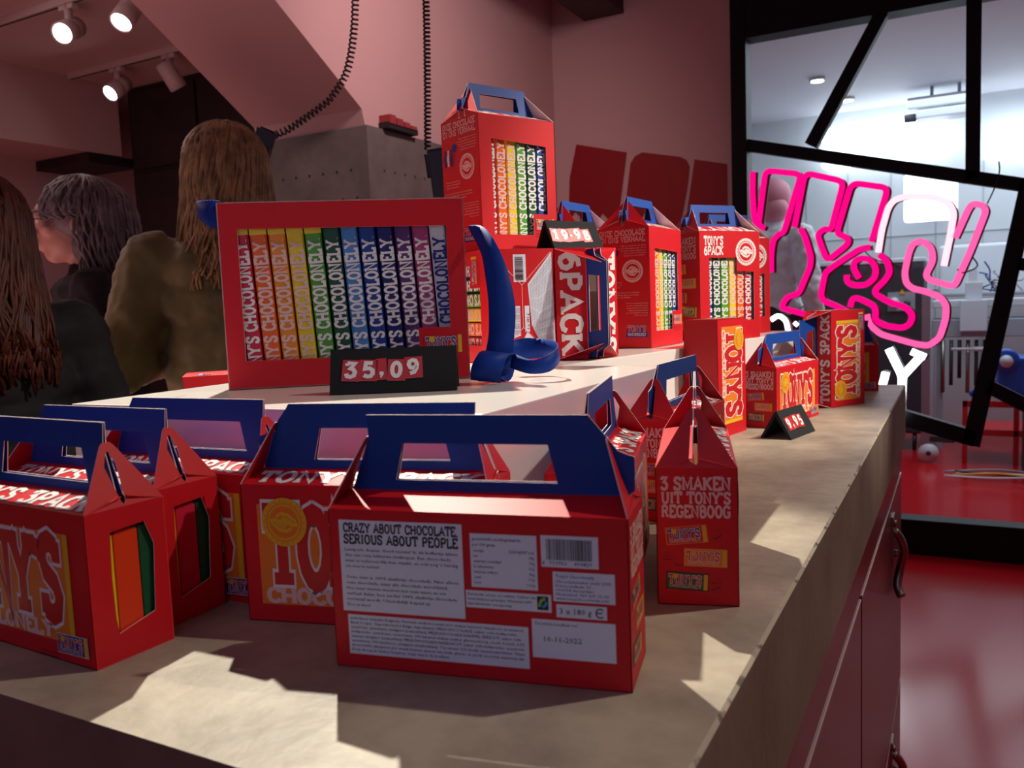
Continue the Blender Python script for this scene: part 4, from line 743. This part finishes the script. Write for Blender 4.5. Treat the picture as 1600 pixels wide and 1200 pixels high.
for k in range(5): b.tube(smooth_path([(-.05 + .25 * j + rnd.uniform(-.04, .04), 5.42 + rnd.uniform(-.05, .05) + .03 * k, .025 + rnd.uniform(0, .02)) for j in range(6)]), .006, (WM, YEL, BLACK, WM, GM)[k], 6)
tag(b.build('floor_cables'), 'bundle of pale and yellow hoses on the floor behind the glass', 'hoses', None, 'stuff')

# ------------------------------------------------------------------ ceiling tracks with spots
LW = mat('lamp_white', (.62, .50, .50), .45); LENS = emis('lamp_lens', (1, .92, .9), 14)
def track(x0, x1, y, label):
    b = MB(); b.box(x0, x1, y - .017, y + .017, ZC - .034, ZC - .0005, LW); b.box(x0, x1, y - .006, y + .006, ZC - .036, ZC - .034, BLACK); tag(b.build('ceiling_track', None, .002), label, 'lighting track')
track(-5.0, -2.4, 2.58, 'near lighting track along the ceiling at top left'); track(-4.72, -3.35, 3.34, 'far lighting track above the tall cupboard')
def head(x, y, dirv, label, lit=True, drop=.10):
    r = empty('track_spotlight', (x, y, ZC - .036)); b = MB(); b.tube([(0, 0, 0), (0, 0, -drop)], .018, LW, 12); b.box(-.05, .05, -.014, .014, -.022, 0, LW); b.build('stem', r)
    q = Vector(dirv).to_track_quat('Z', 'Y').to_matrix().to_4x4(); M = Matrix.Translation((0, 0, -drop - .01)) @ q
    b = MB(); b.lathe([(.020, -.075), (.045, -.07), (.048, -.01), (.046, -.005), (.048, 0), (.050, .075), (.044, .078), (.042, .070)], LW, 24, M); hd = b.build('lamp_head', r)
    b = MB(); b.lathe([(.0, .068), (.041, .069), (.041, .072)], LENS if lit else mat('lens_dark', (.05, .04, .04), .4), 24, M); b.build('lens', hd)
    return tag(r, label, 'spotlight')
head(-3.62, 2.58, (.35, -.75, -.45), 'lit white spotlight at the very top left corner, edge-on glow'); head(-3.22, 2.58, (.15, -.62, -.75), 'lit white spotlight at top, second from the left corner')
head(-4.30, 3.34, (.05, -.80, -.60), 'lit white spotlight below the far track, left of the tall cupboard top'); head(-3.86, 3.34, (.15, .55, -.85), 'unlit looking white spotlight on the far track in front of the cupboard', False)

# ------------------------------------------------------------------ coiled cables and hand scanners
def coil(path, r, pitch, name, label):
    P = smooth_path(path, 24); out = []; s = 0; up = None
    for i in range(len(P) - 1):
        seg = P[i + 1] - P[i]; n = max(1, int(seg.length / pitch * 10)); d = seg.normalized(); u = d.orthogonal().normalized() if up is None else (up - d * up.dot(d)).normalized(); up = u; v = d.cross(u)
        for j in range(n):
            t = j / n; s += seg.length / n; a = 2 * PI * s / pitch; out.append(P[i] + seg * t + (u * math.cos(a) + v * math.sin(a)) * r)
    b = MB(); b.tube(out, .0026, BLACK, 5); return tag(b.build(name), label, 'cable')
coil([(-1.41, 1.842, 2.6), (-1.411, 1.838, 2.2), (-1.411, 1.838, 1.933), (-1.424, 1.813, 1.766), (-1.455, 1.785, 1.69), (-1.49, 1.766, 1.655), (-1.55, 1.72, 1.605), (-1.60, 1.70, 1.585)], .0085, .0125, 'coiled_cable', 'black coiled cable curving from the ceiling down to the left')
coil([(-1.071, 1.662, 2.6), (-1.072, 1.66, 2.2), (-1.072, 1.655, 1.8), (-1.070, 1.63, 1.478)], .0065, .0095, 'coiled_cable', 'black coiled cable hanging straight down beside the topmost carton')
SCB = mat('scanner_black', (.012, .012, .02), .4)
def scanner(M, label, led=True):
    r = empty('hand_scanner'); b = MB(); b.prism([(-.022, -.015, 0), (.022, -.015, 0), (.026, -.015, -.13), (.018, -.015, -.17), (-.018, -.015, -.17), (-.026, -.015, -.12)], (0, .03, 0), SCB); b.build('grip', r, .005)
    b = MB(); b.prism([(-.032, -.022, -.005), (.032, -.022, -.005), (.030, -.022, -.055), (-.030, -.022, -.055)], (0, .012, 0), SCB); b.build('scan_window', r, .003)
    b = MB(); b.box(-.030, -.024, -.024, .0, -.09, -.015, SCB if not led else emis('scanner_led', (.02, .08, 1), 1.2)); b.build('status_light', r); r.matrix_world = M; return tag(r, label, 'scanner')
scanner(Matrix.Translation((-1.052, 1.64, 1.478)) @ Matrix.Rotation(.5, 4, 'Z') @ Matrix.Rotation(PI, 4, 'Z') @ Matrix.Rotation(.12, 4, 'Y'), 'black hand scanner with blue light hanging behind the topmost carton')
scanner(Matrix.Translation((-1.610, 1.700, 1.600)) @ Matrix.Rotation(.5, 4, 'Z') @ Matrix.Rotation(.35, 4, 'Y') @ Matrix.Scale(.8, 4), 'small black hand scanner at the lower end of the curving cable', False)
# ------------------------------------------------------------------ people
def capsule(mb, a, b_, ra, rb_, m, seg=14):
    a = Vector(a); b_ = Vector(b_); d = (b_ - a); L = d.length; d = d.normalized() if L > 1e-6 else Vector((0, 0, 1)); P = []; R_ = []
    for t in (-.999, -.86, -.5): P.append(a + d * ra * t); R_.append(ra * math.sqrt(max(.0004, 1 - t * t)))
    for k in range(5): t = k / 4; P.append(a.lerp(b_, t)); R_.append(ra + (rb_ - ra) * t)
    for t in (.5, .86, .999): P.append(b_ + d * rb_ * t); R_.append(rb_ * math.sqrt(max(.0004, 1 - t * t)))
    mb.tube(P, R_, m, seg)
def ell(mb, c, r, m, rot=None, seg=20):
    vs = []; n = 12
    for i in range(n + 1):
        th = PI * i / n
        for k in range(seg):
            v = Vector((r[0] * math.sin(th) * math.cos(2 * PI * k / seg), r[1] * math.sin(th) * math.sin(2 * PI * k / seg), r[2] * math.cos(th) + (1e-5 * k if i in (0, n) else 0)))
            if rot: v = rot @ v
            vs.append(Vector(c) + v)
    mb.mesh(vs, [(i * seg + k, i * seg + (k + 1) % seg, (i + 1) * seg + (k + 1) % seg, (i + 1) * seg + k) for i in range(n) for k in range(seg)], m, True)
def fuse(mb, name, parent, vox=.009, sm=6, disp=None):
    o = mb.build(name, parent); r = o.modifiers.new('fuse', 'REMESH'); r.mode = 'VOXEL'; r.voxel_size = vox; r.use_smooth_shade = True
    s = o.modifiers.new('smooth', 'SMOOTH'); s.iterations = sm; s.factor = .5
    if disp:
        t = bpy.data.textures.new(name, 'CLOUDS'); t.noise_scale = disp[0]; d = o.modifiers.new('folds', 'DISPLACE'); d.texture = t; d.strength = disp[1]; d.mid_level = .5
    return o
SKIN = mat('skin', (.56, .30, .23), .5)
def hand(b, w_, d, s, m):
    w_ = Vector(w_); d = Vector(d).normalized(); side = d.cross(Vector((0, 0, 1)));
    side = side.normalized() if side.length > .1 else Vector((0, 1, 0)); nrm = side.cross(d)
    capsule(b, w_, w_ + d * .045, .024, .027, m); capsule(b, w_ + d * .045 - side * .016, w_ + d * .085 - side * .018, .016, .016, m); capsule(b, w_ + d * .045 + side * .016, w_ + d * .085 + side * .018, .016, .016, m)
    for k, L_ in enumerate((.062, .072, .068, .052)):
        p = w_ + d * .085 + side * ((k - 1.5) * .0195); q = p + d * L_ * .5 + nrm * s * .008; capsule(b, p, q, .0088, .0082, m, 8); capsule(b, q, q + d * L_ * .42 + nrm * s * .022, .0082, .0070, m, 8)
    p = w_ + d * .03 + side * s * .026; q = p + d * .035 + side * s * .024; capsule(b, p, q, .0105, .0095, m, 8); capsule(b, q, q + d * .028 + side * s * .004, .0095, .008, m, 8)
def person(loc, yaw, H, top_m, trouser_m, hair_m, label, hair='long', lean=0.0, turn=0.0, arms='down', broad=1.0, strands=340, hl=.42, skin=SKIN, extra=None, hs=1.0):
    """local frame: faces +Y, right hand +X"""
    r = empty('person', loc, yaw); k = H / 1.70
    hc = Vector((0, .02 + lean * .9, 1.585)) * k; nb = Vector((0, -.01 + lean * .72, 1.42)) * k
    Rt = Matrix.Rotation(turn, 3, 'Z'); F = Rt @ Vector((0, 1, 0)); S = Rt @ Vector((1, 0, 0)); U = Vector((0, 0, 1))
    b = MB(); P = lambda s, f, u: hc + (S * s + F * f + U * u) * k * hs
    def E(c, rr): ell(b, c, [q * k * hs for q in rr], skin, Rt)
    E(P(0, -.012, .022), (.074, .094, .088)); E(P(0, .028, -.035), (.054, .062, .068)); E(P(0, .052, -.082), (.030, .028, .024)); E(P(0, .072, .020), (.052, .026, .040))
    capsule(b, P(0, .090, .010), P(0, .118, -.026), .0085 * k, .0135 * k, skin, 10); E(P(.012, .104, -.030), (.009, .010, .007)); E(P(-.012, .104, -.030), (.009, .010, .007))
    E(P(0, .093, -.053), (.021, .010, .0065)); E(P(0, .091, -.064), (.018, .010, .0065)); E(P(.038, .066, -.015), (.022, .020, .020)); E(P(-.038, .066, -.015), (.022, .020, .020))
    for s in (1, -1): E(P(s * .076, -.008, -.008), (.009, .018, .030))
    capsule(b, hc + (U * -.06 - F * .02) * k, nb, .052 * k, .056 * k, skin); capsule(b, nb, nb + Vector((0, -lean * .2, -.12)) * k, .06 * k, .10 * k, skin)
    sh = [Vector((s * .185 * broad, -.015 + lean * .62, 1.37)) * k for s in (1, -1)]
    if arms == 'down': el = [v + Vector((s * .07, -.03, -.29)) * k for v, s in zip(sh, (1, -1))]; wr = [e + Vector((s * .0, .09, -.24)) * k for e, s in zip(el, (1, -1))]
    else: el = [v + Vector((s * .085, -.05, -.27)) * k for v, s in zip(sh, (1, -1))]; wr = [e + Vector((-s * .12, .21, .02)) * k for e, s in zip(el, (1, -1))]
    for s_, e, w_ in zip((1, -1), el, wr): capsule(b, e, w_, .034 * k, .026 * k, skin); hand(b, w_, (w_ - e), s_, skin)
    for s in (1, -1): capsule(b, Vector((s * .09, lean * .1, .90)) * k, Vector((s * .10, .01, .50)) * k, .075 * k, .052 * k, skin); capsule(b, Vector((s * .10, .01, .50)) * k, Vector((s * .10, -.02, .09)) * k, .050 * k, .034 * k, skin)
    capsule(b, Vector((0, lean * .2, .95)) * k, nb - Vector((0, 0, .1)) * k, .12 * k, .11 * k, skin)
    fuse(b, 'body', r, .0075, 3)
    e = MB(); EW = mat('eye_white', (.7, .66, .62), .3); EB = mat('eye_dark', (.03, .02, .015), .2)
    for s in (1, -1): ell(e, P(s * .030, .083, .008), [.0125 * k] * 3, EW, None, 12); ell(e, P(s * .030, .0925, .008), [.0065 * k] * 3, EB, None, 10); line_p = [P(s * .016, .096, .026), P(s * .031, .095, .031), P(s * .046, .086, .027)]; e.tube(line_p, .003 * k, hair_m, 6)
    e.build('eyes', r)
    # jacket or top
    b = MB(); m = top_m
    for t in (0, .25, .5, .75, 1):
        zc = .98 + t * .36; wd = (.185, .172, .172, .190, .185)[int(t * 4)] * broad; ell(b, Vector((0, lean * (.1 + .55 * t) - .01, zc)) * k, [wd * k, .125 * k * broad, .11 * k], m)
    ell(b, Vector((0, lean * .62, 1.36)) * k, [.20 * broad * k, .115 * k, .085 * k], m)
    capsule(b, nb - Vector((0, 0, .02)) * k, nb + Vector((0, .0, .015)) * k, .082 * k, .070 * k, m)
    for s, a_, e_, w_ in zip((1, -1), sh, el, wr): capsule(b, a_, e_, .074 * k, .064 * k, m); capsule(b, e_, w_, .062 * k, .044 * k, m)
    fuse(b, 'jacket', r, .010, 4, (.055, .026))
    b = MB()
    for s in (1, -1): capsule(b, Vector((s * .085, lean * .1, .93)) * k, Vector((s * .10, .01, .50)) * k, .10 * k, .068 * k, trouser_m); capsule(b, Vector((s * .10, .01, .50)) * k, Vector((s * .10, -.02, .10)) * k, .066 * k, .055 * k, trouser_m)
    ell(b, Vector((0, lean * .1 - .02, .93)) * k, [.17 * k, .13 * k, .12 * k], trouser_m); fuse(b, 'trousers', r, .012, 4, (.08, .015))
    for s in (1, -1):
        b = MB(); capsule(b, (s * .10 * k, -.045 * k, .045), (s * .11 * k, .13 * k, .035), .042, .036, BLACK); b.box(s * .105 * k - .042, s * .105 * k + .042, -.09 * k, .165 * k, 0.001, .022, BLACK); fuse(b, 'shoe', r, .008, 3)
    # hair: cap plus strands
    b = MB(); cc = P(0, -.022, .030); ra, rf, ru = .088 * k * hs, .104 * k * hs, .098 * k * hs
    back = Matrix.Rotation(0, 3, 'Z'); ell(b, cc, (ra, rf, ru), hair_m, Rt)
    if hair == 'long': ell(b, P(0, -.055, -.10), (.095 * k, .060 * k, .15 * k), hair_m, Rt)
    else: ell(b, P(0, -.045, -.055), (.098 * k, .078 * k, .085 * k), hair_m, Rt)
    rnd = random.Random(int(H * 1000) + len(label))
    for i in range(strands):
        az = rnd.uniform(-1, 1) * (2.35 if hair == 'long' else 2.35)   # 0 = back of the head, +-pi = forehead
        el_ = rnd.uniform(.15, 1.0) if abs(az) < (2 if hair == 'long' else 1.6) else rnd.uniform(.62, 1.0)
        dirv = (-F * math.cos(az) + S * math.sin(az)); P0 = cc + dirv * math.cos(el_ * PI / 2) * ra * 1.0 + U * math.sin(el_ * PI / 2) * ru
        pts = [P0]; L_ = hl * k * rnd.uniform(.72, 1.05) if hair == 'long' else rnd.uniform(.16, .26) * k * (1.0 if abs(az) < 1.65 else .15); n = 12 if hair == 'long' else 8; ph = rnd.uniform(0, 6.28); side = dirv.cross(U)
        for j in range(1, n + 1):
            t = j / n; out = (1.0 + .50 * t ** 1.4 + .05 * math.sin(ph + t * 5)) if hair == 'long' else 1.03 + .26 * math.sin(min(1, t * 1.3) * PI * .62); ang = el_ * (1 - min(1, t * 2.2))
            base = cc + (-F * math.cos(az) * rf + S * math.sin(az) * ra) * math.cos(ang * PI / 2) * out + U * (math.sin(ang * PI / 2) * ru - max(0, t - .30) * L_ * 1.25)
            base = base + side * math.sin(t * (8 if hair == 'long' else 10) + ph) * ((.008 + .020 * t) if hair == 'long' else .012) * k + dirv * math.cos(t * 7 + ph) * .008 * k
            pts.append(base)
        b.tube(pts, [.0075 * k * (1 - .55 * q / n) for q in range(n + 1)], hair_m, 5)
    b.build('hair', r); 
    if extra: extra(r, P, k)
    return tag(r, label, 'person')
OLV = mat('jacket_olive', (.145, .150, .040), .62, sheen=.3, mix=(5, (.21, .215, .065), .4, .65)); BCK = mat('cloth_black', (.012, .012, .015), .8); JEAN = mat('cloth_dark', (.02, .022, .03), .85)
HB = mat('hair_blonde', (.20, .135, .050), .45, mix=(22, (.42, .29, .12), .42, .60)); HG = mat('hair_grey', (.10, .085, .085), .5, mix=(26, (.22, .19, .19), .4, .65)); HR = mat('hair_auburn', (.065, .014, .006), .5, mix=(24, (.13, .030, .010), .4, .65))
def glasses(r, P, k):
    b = MB()
    for s in (1, -1): b.tube([P(s * .032 + .023 * math.cos(t), .110, .004 + .019 * math.sin(t)) for t in [2 * PI * q / 16 for q in range(16)]], .0014, BLACK, 6, True); b.tube([P(s * .055, .108, .008), P(s * .078, .0, .004)], .0014, BLACK, 6)
    b.tube([P(-.010, .112, .006), P(.010, .112, .006)], .0014, BLACK, 6); b.build('glasses', r)
VIEW = math.atan2(.8768, -.4715)   # heading straight away from the viewer
person((-1.516, 1.455, 0), 0.80, 1.557, OLV, JEAN, HB, 'woman seen from behind with long wavy blonde hair and olive jacket', 'long', .03, turn=-.12, arms='fwd', hs=1.02, hl=.36, broad=1.08)
person((-2.112, 1.541, 0), 2.46, 1.488, BCK, BCK, HG, 'person in profile with grey bobbed hair, glasses and black top', 'bob', .05, arms='down', hs=1.16, extra=glasses)
person((-1.552, 0.889, 0), 1.35, 1.376, BCK, BCK, HR, 'person cut off by the left edge, long auburn hair and dark top', 'long', .03, arms='down', hs=1.10)
person((-1.00, 5.25, 0), -.4, 1.80, mat('coat_white', (.75, .76, .80), .7), JEAN, mat('hair_net_pink', (.75, .30, .38), .6), 'person in white coat and pink hair net standing behind the glass', 'bob', .02, strands=0)
